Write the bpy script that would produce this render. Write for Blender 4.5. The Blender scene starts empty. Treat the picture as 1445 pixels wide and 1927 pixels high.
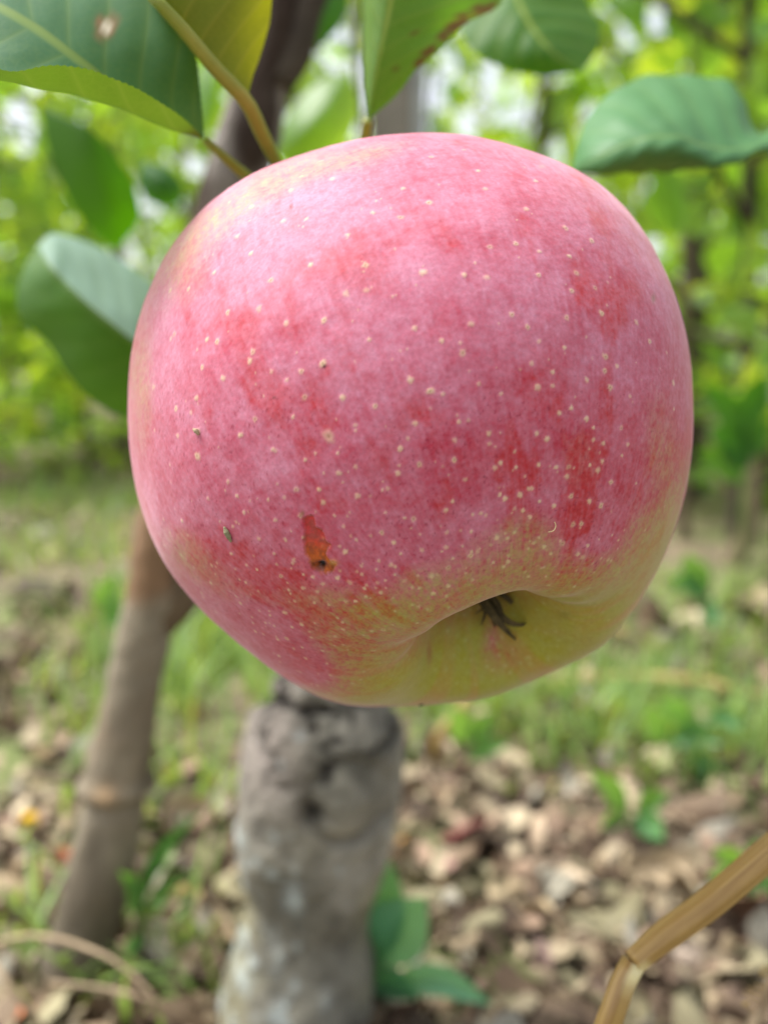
import bpy, math, random
import numpy as np
R_ = math.radians
random.seed(7)
rng = np.random.default_rng(11)
scene = bpy.context.scene
COL = scene.collection

# ------------------------------------------------------------------ camera
F = 1702.0; CX = 722.5; CY = 963.5            # focal length and centre in photo pixels
PITCH = R_(10.0); CAMH = 0.22
cam_data = bpy.data.cameras.new('camera')
cam = bpy.data.objects.new('camera', cam_data); COL.objects.link(cam)
cam.location = (0, 0, CAMH); cam.rotation_euler = (math.pi/2 - PITCH, 0, 0)
cam_data.sensor_fit = 'HORIZONTAL'; cam_data.sensor_width = 36.0
cam_data.lens = 36.0*F/1445.0
cam_data.clip_start = 0.005; cam_data.clip_end = 500
cam_data.dof.use_dof = True
cam_data.dof.focus_distance = 0.1025
cam_data.dof.aperture_fstop = cam_data.lens/2.6
cam_data.dof.aperture_blades = 0
scene.camera = cam

# ------------------------------------------------------------------ light
SUN_EL, SUN_AZ = R_(60), R_(-75)              # azimuth from +Y, positive to the right
world = bpy.data.worlds.new('World'); scene.world = world; world.use_nodes = True
wn = world.node_tree.nodes; wl = world.node_tree.links
bg = wn['Background']
sky = wn.new('ShaderNodeTexSky'); sky.sky_type = 'NISHITA'; sky.sun_disc = False
sky.sun_elevation = SUN_EL; sky.sun_rotation = SUN_AZ; sky.air_density = 1.0; sky.dust_density = 3.0
hs = wn.new('ShaderNodeHueSaturation'); hs.inputs['Saturation'].default_value = 0.30; hs.inputs['Value'].default_value = 1.0
wl.new(sky.outputs[0], hs.inputs['Color']); wl.new(hs.outputs[0], bg.inputs['Color'])
bg.inputs['Strength'].default_value = 0.15
sun_data = bpy.data.lights.new('sun', 'SUN'); sun_data.energy = 2.6; sun_data.angle = R_(25)
sun_data.color = (1.0, 0.975, 0.93)
sun = bpy.data.objects.new('sun', sun_data); COL.objects.link(sun)
from mathutils import Vector, Matrix
sd = Vector((math.sin(SUN_AZ)*math.cos(SUN_EL), math.cos(SUN_AZ)*math.cos(SUN_EL), math.sin(SUN_EL)))
sun.rotation_euler = sd.to_track_quat('Z', 'Y').to_euler(); sun.location = sd*5
scene.view_settings.view_transform = 'Standard'; scene.view_settings.look = 'None'
scene.view_settings.exposure = 1.0; scene.view_settings.gamma = 1.0
scene.cycles.max_bounces = 8; scene.cycles.transparent_max_bounces = 8
scene.cycles.use_denoising = True
scene.cycles.sample_clamp_indirect = 6.0

# ------------------------------------------------------------------ helpers
cp, sp_ = math.cos(PITCH), math.sin(PITCH)
CR = np.array([1., 0, 0]); CU = np.array([0, sp_, cp]); CF = np.array([0, cp, -sp_])
CAM0 = np.array([0, 0, CAMH])
def W(px, py, d):
    return CAM0 + CR*((px-CX)/F*d) + CU*(-(py-CY)/F*d) + CF*d
def Wa(a):
    a = np.asarray(a, float)
    x = (a[..., 0]-CX)/F*a[..., 2]; y = -(a[..., 1]-CY)/F*a[..., 2]
    return CAM0 + x[..., None]*CR + y[..., None]*CU + a[..., 2:3]*CF
def hash3(i, j, k, s):
    n = (i*374761393 + j*668265263 + k*2147483647 + s*974711) & 0xffffffff
    n = ((n ^ (n >> 13))*1274126177) & 0xffffffff
    n = ((n ^ (n >> 16))*2246822519) & 0xffffffff
    return ((n ^ (n >> 15)) & 0xffffff)/float(0xffffff)
def vnoise(P, s=0):
    P = np.asarray(P, float); I = np.floor(P).astype(np.int64); f = P-I; f = f*f*(3-2*f)
    i, j, k = I[..., 0], I[..., 1], I[..., 2]; u, v, w = f[..., 0], f[..., 1], f[..., 2]
    out = 0
    for a in (0, 1):
        for b in (0, 1):
            for c in (0, 1):
                out = out + hash3(i+a, j+b, k+c, s)*(u if a else 1-u)*(v if b else 1-v)*(w if c else 1-w)
    return out
def fbm(P, o=4, s=0, g=0.5):
    a, t, r = 1.0, 0.0, 0.0
    P = np.asarray(P, float)
    for q in range(o):
        r = r + a*vnoise(P*(2.03**q)+q*17.3, s+q*7); t += a; a *= g
    return r/t
def sst(a, b, x):
    t = np.clip((x-a)/(b-a), 0, 1); return t*t*(3-2*t)
def srgb(r, g, b):
    c = np.array([r, g, b], float)/255
    return np.where(c <= .04045, c/12.92, ((c+.055)/1.055)**2.4)
def tag(o, label=None, cat=None, group=None, kind=None):
    if label: o['label'] = label
    if cat: o['category'] = cat
    if group: o['group'] = group
    if kind: o['kind'] = kind
    return o
def empty(name, loc, label=None, cat=None, group=None):
    o = bpy.data.objects.new(name, None); COL.objects.link(o)
    o.location = [float(v) for v in loc]; o.empty_display_size = 0.02
    return tag(o, label, cat, group)
def mesh(name, V, Fc, mat, parent=None, origin=None, smooth=True, attrs=None, cols=None, uv=None):
    """V world coordinates; the object's origin is the parent's place (or origin)."""
    V = np.asarray(V, float).reshape(-1, 3)
    org = np.zeros(3)
    if parent is not None:
        q = parent
        while q is not None:
            org = org + np.array(q.location); q = q.parent
    elif origin is not None: org = np.asarray(origin, float)
    me = bpy.data.meshes.new(name)
    if isinstance(Fc, np.ndarray):
        n = len(Fc); k = Fc.shape[1]
        me.vertices.add(len(V)); me.vertices.foreach_set('co', (V-org).astype(np.float32).ravel())
        me.loops.add(n*k); me.loops.foreach_set('vertex_index', Fc.astype(np.int32).ravel())
        me.polygons.add(n); me.polygons.foreach_set('loop_start', (np.arange(n)*k).astype(np.int32))
        me.update(calc_edges=True)
    else:
        me.from_pydata((V-org).tolist(), [], Fc); me.update()
    me.polygons.foreach_set('use_smooth', np.full(len(me.polygons), smooth))
    if attrs:
        for k_, a in attrs.items():
            t = me.attributes.new(k_, 'FLOAT', 'POINT'); t.data.foreach_set('value', np.asarray(a, np.float32).ravel())
    if cols is not None:
        t = me.attributes.new('pigment', 'FLOAT_COLOR', 'POINT')
        c = np.ones((len(V), 4), np.float32); c[:, :3] = cols; t.data.foreach_set('color', c.ravel())
    me.materials.append(mat)
    o = bpy.data.objects.new(name, me); COL.objects.link(o)
    if parent is not None: o.parent = parent
    else: o.location = org.tolist()
    return o
def gridfaces(nr, nc, wrap=False, off=0):
    i = np.arange(nr-1)[:, None]; j = np.arange(nc if wrap else nc-1)[None, :]
    a = i*nc+j; b = i*nc+(j+1) % nc
    return np.stack([a, b, b+nc, a+nc], -1).reshape(-1, 4)+off
def resample(P, n, smooth=True):
    P = np.asarray(P, float); m = len(P)
    if m == 1: return np.repeat(P, n, 0)
    d = np.r_[0, np.cumsum(np.linalg.norm(np.diff(P[:, :], axis=0)+1e-12, axis=1))]; d /= d[-1]
    t = np.linspace(0, 1, n)
    if not smooth or m < 3:
        return np.stack([np.interp(t, d, P[:, k]) for k in range(P.shape[1])], 1)
    # Catmull-Rom / Hermite on non-uniform knots
    T = np.gradient(P, d, axis=0)
    i = np.clip(np.searchsorted(d, t, side='right')-1, 0, m-2); h = (d[i+1]-d[i])[:, None]; s = ((t-d[i])/h[:, 0])[:, None]
    return ((2*s**3-3*s**2+1)*P[i]+(s**3-2*s**2+s)*h*T[i]+(-2*s**3+3*s**2)*P[i+1]+(s**3-s**2)*h*T[i+1])
def tube_geo(P, rad, ns=12, rough=0.0, seed=0, roughscale=60, cap=True):
    P = np.asarray(P, float); n = len(P); rad = np.broadcast_to(np.asarray(rad, float), (n,))
    T = np.gradient(P, axis=0); T /= np.linalg.norm(T, axis=1)[:, None]+1e-12
    up = np.array([0.13, 1., 0.21]) if abs(T[0][1]) < .8 else np.array([1., .1, .2])
    N = np.zeros_like(P); B = np.zeros_like(P)
    for i in range(n):
        b = np.cross(T[i], up); b /= np.linalg.norm(b); N[i] = np.cross(b, T[i]); B[i] = b; up = N[i]
    a = np.linspace(0, 2*np.pi, ns, endpoint=False)
    D = N[:, None, :]*np.cos(a)[None, :, None]+B[:, None, :]*np.sin(a)[None, :, None]
    V = P[:, None, :]+D*rad[:, None, None]
    if rough: V = V+D*((fbm(V*roughscale, 4, seed)-.5)*2*rough*rad[:, None])[..., None]
    V = V.reshape(-1, 3); Fq = gridfaces(n, ns, True)
    if cap:
        V = np.vstack([V, P[0], P[-1]]); j = np.arange(ns); k = (j+1) % ns
        c0 = np.stack([np.full(ns, n*ns), k, j, j], 1); o = (n-1)*ns
        c1 = np.stack([np.full(ns, n*ns+1), o+j, o+k, o+k], 1)
        return V, Fq, np.vstack([c0, c1])[:, :3]
    return V, Fq, None
def tube(name, P, rad, mat, parent=None, ns=12, rough=0., seed=0, roughscale=60, origin=None, n=None, **kw):
    P = np.asarray(P, float)
    if n:
        r = np.interp(np.linspace(0, 1, n), np.linspace(0, 1, len(rad)), rad) if np.ndim(rad) else rad
        P = resample(P, n); rad = r
    V, Fq, cap = tube_geo(P, rad, ns, rough, seed, roughscale)
    faces = Fq.tolist()+cap.tolist()
    return mesh(name, V, faces, mat, parent, origin, **kw)

# ------------------------------------------------------------------ materials
def newmat(name):
    m = bpy.data.materials.new(name); m.use_nodes = True
    nt = m.node_tree; nt.nodes.clear()
    return m, nt, nt.nodes, nt.links
def mixrgb(N, L, fac, a, b, mode='MIX'):
    n = N.new('ShaderNodeMix'); n.data_type = 'RGBA'; n.blend_type = mode
    for sock, v in ((n.inputs[0], fac), (n.inputs[6], a), (n.inputs[7], b)):
        if hasattr(v, 'links'): L.new(v, sock)
        elif np.ndim(v): sock.default_value = (*[float(x) for x in v][:3], 1)
        else: sock.default_value = float(v)
    return n.outputs[2]
def math_(N, L, op, a, b=None, c=None, clamp=False):
    n = N.new('ShaderNodeMath'); n.operation = op; n.use_clamp = clamp
    for i, v in enumerate((a, b, c)):
        if v is None: continue
        if hasattr(v, 'links'): L.new(v, n.inputs[i])
        else: n.inputs[i].default_value = v
    return n.outputs[0]
def ramp(N, L, v, stops, interp='LINEAR'):
    n = N.new('ShaderNodeValToRGB'); n.color_ramp.interpolation = interp
    e = n.color_ramp.elements
    while len(e) < len(stops): e.new(0.5)
    for q, (p, c) in zip(e, stops):
        q.position = p; q.color = (*[float(x) for x in c][:3], 1) if np.ndim(c) else (c, c, c, 1)
    L.new(v, n.inputs[0]); return n.outputs[0]
def noise(N, L, vec, scale, detail=4, rough=.55, dist=0.):
    n = N.new('ShaderNodeTexNoise'); n.inputs['Scale'].default_value = scale
    n.inputs['Detail'].default_value = detail; n.inputs['Roughness'].default_value = rough
    n.inputs['Distortion'].default_value = dist
    if vec is not None: L.new(vec, n.inputs['Vector'])
    return n.outputs['Fac']
def bump(N, L, h, strength, dist):
    n = N.new('ShaderNodeBump'); n.inputs['Strength'].default_value = strength; n.inputs['Distance'].default_value = dist
    L.new(h, n.inputs['Height']); return n.outputs[0]
def attr(N, name, out='Fac'):
    n = N.new('ShaderNodeAttribute'); n.attribute_name = name; return n.outputs[out]
def simple_mat(name, stops, scale, rough=.7, bscale=None, bstr=.5, bdist=.001, spec=.3, stretch=None):
    m, nt, N, L = newmat(name)
    tc = N.new('ShaderNodeTexCoord').outputs['Object']
    if stretch:
        mp = N.new('ShaderNodeMapping'); mp.inputs['Scale'].default_value = stretch; L.new(tc, mp.inputs[0]); tc = mp.outputs[0]
    c = ramp(N, L, noise(N, L, tc, scale, 6, .6), stops)
    p = N.new('ShaderNodeBsdfPrincipled'); L.new(c, p.inputs['Base Color'])
    p.inputs['Roughness'].default_value = rough; p.inputs['Specular IOR Level'].default_value = spec
    L.new(bump(N, L, noise(N, L, tc, bscale or scale*3, 8, .65), bstr, bdist), p.inputs['Normal'])
    o = N.new('ShaderNodeOutputMaterial'); L.new(p.outputs[0], o.inputs[0])
    return m

def leaf_mat(name, top, under, trans, tmix=.45, veins=True, veinamp=1.0, rough=.42, spec=.5, var=0.5, spots=None, coat=0.0, veincol=None):
    """green leaf: two faces of different colour, light passing through, veins from its own length/width attributes"""
    m, nt, N, L = newmat(name)
    tc = N.new('ShaderNodeTexCoord').outputs['Object']
    geo = N.new('ShaderNodeNewGeometry').outputs['Backfacing']
    und = math_(N, L, 'MAXIMUM', geo, attr(N, 'under'))
    nz = noise(N, L, tc, 55, 4, .6)
    r = attr(N, 'tint')                                  # per-leaf random 0..1
    base = mixrgb(N, L, und, top, under)
    v1 = math_(N, L, 'MULTIPLY_ADD', nz, .5, .75)
    v2 = math_(N, L, 'MULTIPLY_ADD', r, var, 1-var/2)
    vv = math_(N, L, 'MULTIPLY', v1, v2)
    base = mixrgb(N, L, 1.0, base, vv, 'MULTIPLY')
    tr = mixrgb(N, L, r, trans, (trans[0]*1.65, trans[1]*1.06, trans[2]*.8))
    tr = mixrgb(N, L, 1.0, tr, v1, 'MULTIPLY')
    nrm = None
    if veins:
        u, v = attr(N, 'along'), attr(N, 'across')
        av = math_(N, L, 'ABSOLUTE', v)
        q = math_(N, L, 'FRACT', math_(N, L, 'SUBTRACT', math_(N, L, 'MULTIPLY', u, 8.0), math_(N, L, 'MULTIPLY', av, 1.7)))
        side = math_(N, L, 'ABSOLUTE', math_(N, L, 'SUBTRACT', q, .5))
        sv = ramp(N, L, side, [(0, 1.0), (.06, 0.45), (.16, 0.0)])
        mv = ramp(N, L, av, [(0, 1.0), (.03, .8), (.06, 0.0)])
        ve = math_(N, L, 'MAXIMUM', math_(N, L, 'MULTIPLY', sv, .35), mv)
        vo = N.new('ShaderNodeTexVoronoi'); vo.feature = 'DISTANCE_TO_EDGE'; vo.inputs['Scale'].default_value = 900
        L.new(tc, vo.inputs['Vector'])
        net = ramp(N, L, vo.outputs['Distance'], [(0, .14), (.12, 0.0)])
        ve = math_(N, L, 'MAXIMUM', ve, net)
        ve = math_(N, L, 'MULTIPLY', ve, veinamp)
        vc = veincol if veincol is not None else srgb(150, 170, 80)
        base = mixrgb(N, L, ve, base, vc)
        tr = mixrgb(N, L, math_(N, L, 'MULTIPLY', ve, .6), tr, (.30, .34, .05))
        h = math_(N, L, 'SUBTRACT', math_(N, L, 'MULTIPLY', noise(N, L, tc, 300, 3), .3), ve)
        nrm = bump(N, L, h, .35, .0004)
    else:
        nrm = bump(N, L, nz, .3, .003)
    if spots is not None:
        s = attr(N, 'spot'); s2 = attr(N, 'spot2')
        base = mixrgb(N, L, s, base, spots); tr = mixrgb(N, L, s, tr, (.12, .08, .03))
        base = mixrgb(N, L, s2, base, srgb(235, 225, 200))
    p = N.new('ShaderNodeBsdfPrincipled'); L.new(base, p.inputs['Base Color'])
    p.inputs['Roughness'].default_value = rough; p.inputs['Specular IOR Level'].default_value = spec
    L.new(nrm, p.inputs['Normal'])
    t = N.new('ShaderNodeBsdfTranslucent'); L.new(tr, t.inputs[0]); L.new(nrm, t.inputs['Normal'])
    mx = N.new('ShaderNodeMixShader'); mx.inputs[0].default_value = tmix
    L.new(p.outputs[0], mx.inputs[1]); L.new(t.outputs[0], mx.inputs[2])
    o = N.new('ShaderNodeOutputMaterial'); L.new(mx.outputs[0], o.inputs[0])
    return m

M = {}
M['leaf_top'] = leaf_mat('dark_leaf', (.055, .165, .075), (.16, .22, .03), (.09, .26, .01), .30, rough=.58, spec=.28, veinamp=.6, spots=srgb(150, 120, 85))
M['leaf_olive'] = leaf_mat('olive_leaf', (.11, .20, .02), (.15, .21, .015), (.22, .30, .004), .5, rough=.6, spec=.25, spots=srgb(120, 90, 40), veincol=srgb(190, 180, 70))
M['leaf_mid'] = leaf_mat('green_leaf', (.05, .15, .03), (.12, .22, .04), (.16, .45, .01), .45, rough=.55, spec=.3, spots=srgb(120, 85, 45))
M['leaf_blur'] = leaf_mat('soft_leaf', (.04, .13, .03), (.08, .17, .03), (.12, .38, .005), .45, rough=.55, spec=.3, veins=False)
M['leaf_dome'] = leaf_mat('dome_leaf', (.085, .225, .085), (.13, .19, .02), (.08, .26, .02), .3, rough=.5, spec=.35, veinamp=.30)
M['leaf_fold'] = leaf_mat('fold_leaf', (.05, .15, .008), (.28, .42, .34), (.14, .36, .002), .4, rough=.5, spec=.4, veinamp=.25)
M['leaf_bg'] = leaf_mat('canopy_leaf', (.10, .25, .06), (.15, .28, .08), (.42, .74, .05), .60, rough=.38, veins=False, var=.8)
M['leaf_hang'] = leaf_mat('hanging_leaf', (.04, .13, .01), (.05, .14, .008), (.07, .27, .0), .45, rough=.6, spec=.25, veins=False)
M['weed'] = leaf_mat('weed_leaf', (.09, .25, .08), (.15, .28, .09), (.20, .50, .06), .4, rough=.4, veins=False, var=.5)
M['weed_broad'] = leaf_mat('broad_weed_leaf', (.17, .42, .25), (.2, .42, .22), (.22, .55, .12), .4, rough=.42, veins=False, var=.9)
M['grass'] = leaf_mat('grass_blade', (.20, .32, .08), (.20, .32, .09), (.32, .52, .08), .4, rough=.5, veins=False, var=.7)
M['petiole'] = simple_mat('petiole', [(.3, srgb(112, 126, 38)), (.7, srgb(146, 148, 62))], 120, .45, bstr=.2, bdist=.0003)
M['petiole_green'] = simple_mat('petiole_green', [(.3, srgb(90, 120, 45)), (.7, srgb(125, 145, 75))], 120, .45, bstr=.2, bdist=.0003)
M['branch'] = simple_mat('branch_bark', [(.3, srgb(62, 52, 40)), (.7, srgb(110, 94, 74))], 60, .85, bdist=.002)
M['bark_far'] = simple_mat('far_bark', [(.3, srgb(48, 42, 36)), (.7, srgb(88, 78, 66))], 30, .85, bdist=.004)
M['post'] = simple_mat('weathered_metal', [(.3, srgb(120, 124, 120)), (.7, srgb(160, 164, 160))], 25, .35, bstr=.1)
M['straw'] = simple_mat('dry_straw', [(.25, srgb(125, 100, 55)), (.5, srgb(165, 140, 85)), (.75, srgb(190, 168, 110))], 60, .55, bstr=.4)
M['twig'] = simple_mat('dry_twig', [(.3, srgb(120, 100, 78)), (.7, srgb(180, 160, 130))], 60, .7, bstr=.5)
M['sepal'] = simple_mat('dry_sepal', [(.3, srgb(48, 44, 32)), (.7, srgb(96, 84, 60))], 900, .8, bstr=.5, bdist=.0002)

def pigment_mat(name, rough=.8, bscale=200, bstr=.5, bdist=.0008, spec=.25, rattr=None, tvar=.3):
    m, nt, N, L = newmat(name)
    tc = N.new('ShaderNodeTexCoord').outputs['Object']
    c = attr(N, 'pigment', 'Color')
    nz = noise(N, L, tc, bscale, 8, .65)
    c = mixrgb(N, L, 1.0, c, math_(N, L, 'MULTIPLY_ADD', nz, tvar*2, 1-tvar), 'MULTIPLY')
    p = N.new('ShaderNodeBsdfPrincipled'); L.new(c, p.inputs['Base Color'])
    p.inputs['Roughness'].default_value = rough; p.inputs['Specular IOR Level'].default_value = spec
    L.new(bump(N, L, nz, bstr, bdist), p.inputs['Normal'])
    o = N.new('ShaderNodeOutputMaterial'); L.new(p.outputs[0], o.inputs[0]); return m
M['bark'] = pigment_mat('grey_bark', .85, 260, .7, .0012)
M['dead'] = pigment_mat('dead_leaf', .7, 120, .5, .002, spec=.3)

# ------------------------------------------------------------------ ground
def ground_h(x, y):
    P = np.stack([x, y, 0*x], -1)
    near = np.exp(-((x)**2+(y-.3)**2)/1.5)
    dip = np.exp(-(((x+.105)/.06)**2+((y-.295)/.06)**2))*.010
    return -dip+(fbm(P*9, 4, 3)-.5)*.018*(.35+near)+(fbm(P*45, 3, 5)-.5)*.008*(near+.2)+(fbm(P*.6, 2, 8)-.5)*.10*sst(1.0, 6, y)
def make_ground():
    def axis(lo, hi, fine, n1):
        return n1
    xs = np.unique(np.r_[np.linspace(-1.2, 1.2, 240), np.linspace(-6, 6, 120), np.linspace(-90, 90, 60)])
    ys = np.unique(np.r_[np.linspace(-.3, 1.6, 220), np.linspace(-4, 8, 120), np.linspace(-60, 120, 60)])
    X, Y = np.meshgrid(xs, ys); Z = ground_h(X, Y)
    m, nt, N, L = newmat('orchard_soil')
    tc = N.new('ShaderNodeTexCoord').outputs['Object']
    n1 = noise(N, L, tc, 5, 6, .6); n2 = noise(N, L, tc, 60, 8, .7); n3 = noise(N, L, tc, 2.2, 4, .6, .5)
    soil = ramp(N, L, n2, [(.3, srgb(60, 48, 40)), (.48, srgb(112, 96, 80)), (.6, srgb(150, 132, 110)), (.72, srgb(176, 160, 132))])
    moss = ramp(N, L, n2, [(.3, srgb(52, 62, 28)), (.6, srgb(120, 138, 70))])
    f = ramp(N, L, n1, [(.46, 0.0), (.6, 0.75)])
    c = mixrgb(N, L, f, soil, moss)
    p = N.new('ShaderNodeBsdfPrincipled'); L.new(c, p.inputs['Base Color']); p.inputs['Roughness'].default_value = .9
    L.new(bump(N, L, n2, .8, .006), p.inputs['Normal'])
    o = N.new('ShaderNodeOutputMaterial'); L.new(p.outputs[0], o.inputs[0])
    g = mesh('ground', np.stack([X, Y, Z], -1), gridfaces(len(ys), len(xs)), m)
    tag(g, kind='structure')
make_ground()

# ------------------------------------------------------------------ apple
AP = {'R': 0.04069, 'hz': 0.96189, 'tap': 0.02799, 'dc': 0.6, 'wc': 0.178, 'ds': 0.4, 'ws': 0.3, 'L': 0.012, 'ph0': 0.65, 'l5': 0.004, 'a': 0.92, 'b': 0.95, 'pc': 1.6, 'tilt': 1.0, 'az': 1.25, 'x': 0.00409, 'y': 0.0118, 'D': 0.134, 'co': [0.0004, -0.00759, -0.00671, 0.00568, -0.01217, -0.01437, -0.01292, -0.00063, -0.00229, 0.00456, 0.00189, -0.0054, 0.00488, 0.00275, 0.00048, 0.00305, -0.00203, -0.00134]}
def apple_surface(s, ph):
    p = AP
    c = np.cos(s); sn = np.sin(s)
    rho = sn**p['a']*(1-p['tap']*c)+0*ph
    z = p['hz']*np.sign(c)*np.abs(c)**p['b']+0*ph
    up = np.clip(c, 0, 1); lob = np.cos(5*(ph-p['ph0']))
    rho = rho*(1+p['l5']*lob*up**1.5)
    z = z+p['L']*lob*np.exp(-((rho-.42)/.22)**2)*(c > 0)
    z = z+.0065*np.cos(10*(ph-.2)+1.5*np.sin(3*ph))*np.exp(-((rho-.24)/.11)**2)*(c > 0)
    z = z-p['dc']*np.exp(-(rho/p['wc'])**p['pc'])*(c > 0)+p['ds']*np.exp(-(rho/p['ws'])**1.6)*(c < 0)
    S = np.stack([rho*np.cos(ph), rho*np.sin(ph), z], -1)*p['R']
    t, az = p['tilt'], p['az']
    a = np.array([np.sin(t)*np.cos(az), -np.sin(t)*np.sin(az), np.cos(t)])
    u = np.cross(a, [0, 1, 0.]); u /= np.linalg.norm(u); v = np.cross(a, u)
    ctr = np.array([p['x'], p['y'], -p['D']])
    P = S@np.stack([u, v, a], 1).T+ctr
    q = P-ctr; r = np.hypot(q[..., 0], q[..., 1])+1e-9; th = np.arctan2(-q[..., 1], q[..., 0])
    f = 0*r; co = p['co']
    for k in range(len(co)//2): f = f+co[2*k]*np.cos((k+1)*th)+co[2*k+1]*np.sin((k+1)*th)
    mm = 1+f*np.clip(r/p['R'], 0, 1.2)**2
    P = np.stack([ctr[0]+q[..., 0]*mm, ctr[1]+q[..., 1]*mm, P[..., 2]], -1)
    return P[..., :1]*CR+P[..., 1:2]*CU-P[..., 2:3]*CF+CAM0
def W2px(V):
    q = V-CAM0; d = q@CF
    return np.stack([CX+F*(q@CR)/d, CY-F*(q@CU)/d], -1), d
APC = W(CX+F*AP['x']/AP['D'], CY-F*AP['y']/AP['D'], AP['D'])
_c1 = "1010,165 895,235 1050,245 660,390 460,460 585,545 645,630 820,470 925,465 1270,435 1410,300 1410,450 1140,545 945,700 1215,690 460,730 745,770 235,820 335,820 700,920 545,940 830,985 1020,970 1130,840 1230,815 1245,1065 260,1030 235,1060 430,1070 480,1072 655,1135 650,1185 755,1225 820,1270 900,1222 1015,1180 410,1215 515,1255 920,1355 1105,1362 1270,1398 160,1305 385,1350 265,1405 350,1430 850,300 540,360"
_c2 = "110,150 350,220 385,315 275,130 90,385 640,275 585,410 790,510 900,570 540,575 400,615 660,625 805,640 655,730 70,730 280,745 390,755 845,720 820,820 940,800 525,935 800,945 975,930 35,1005 310,990 605,1000 165,1075 262,1090 275,1140 650,1075 785,1100 1130,980 1215,1080 990,1165 985,1220 1050,1200 620,1190 725,1225 890,1265 640,1300 725,1310 360,1288 470,1340 110,1328 165,1342 8,1265 820,1412 755,1440 1120,1350 1325,1290 1020,1295 1330,1415"
_c3 = "850,15 670,20 1180,45 1430,115 595,105 275,105 150,70 750,175 770,182 910,228 1080,190 1395,172 1168,262 1085,290 1390,255 1395,292 530,345 245,260 862,378 980,375 1020,445 1180,410 1342,370 730,430 610,487 428,415 300,540 777,537 910,508 820,628 690,632 1122,572 1305,595 1188,633 1255,615 1110,685 1132,695 1365,660 865,735 1350,750 1375,770 1015,845 1100,825 1155,860 805,812 690,885 835,890 920,880 990,885 600,940 870,935 965,950 1048,943 1130,938 1175,938 1310,890 1215,905 780,1055 860,1060 900,1052 830,980 740,995 640,1015 665,1085 1070,1110 1120,1075 1115,1155 1320,1075 555,700 475,745 625,840 400,885 825,1130 785,1130 800,1220 935,1220 870,1175"
_c4 = "35,38 250,35 305,35 400,100 402,142 430,268 225,232 52,248 288,328 470,245 535,255 648,95 697,125 905,15 935,65 930,130 985,140 1070,75 1070,205 1105,155 990,240 915,255 960,285 750,262 805,258 805,310 655,238 1018,340 1145,345 220,122 215,440 190,492 15,525 190,592 310,590 245,640 65,688 195,668 118,805 325,505 362,505 455,410 492,438 530,462 575,492 600,382 570,410 605,525 655,450 740,462 820,420 905,430 970,460 820,550 880,545 905,665 535,590 478,607 445,620 620,645 683,662 715,700 840,690 770,655 867,715 300,700 340,690 500,710 497,745 470,760 190,770 190,860 280,795 20,865 120,900 75,970 50,960 175,910 545,818 310,830"
DOTS = []
for s_, ox, oy in ((_c1, 230, 240), (_c2, 770, 240), (_c3, 230, 780), (_c4, 770, 780)):
    for q in s_.split():
        a, b = q.split(','); DOTS.append((ox+int(a)*.3737, oy+int(b)*.3737))

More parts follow.
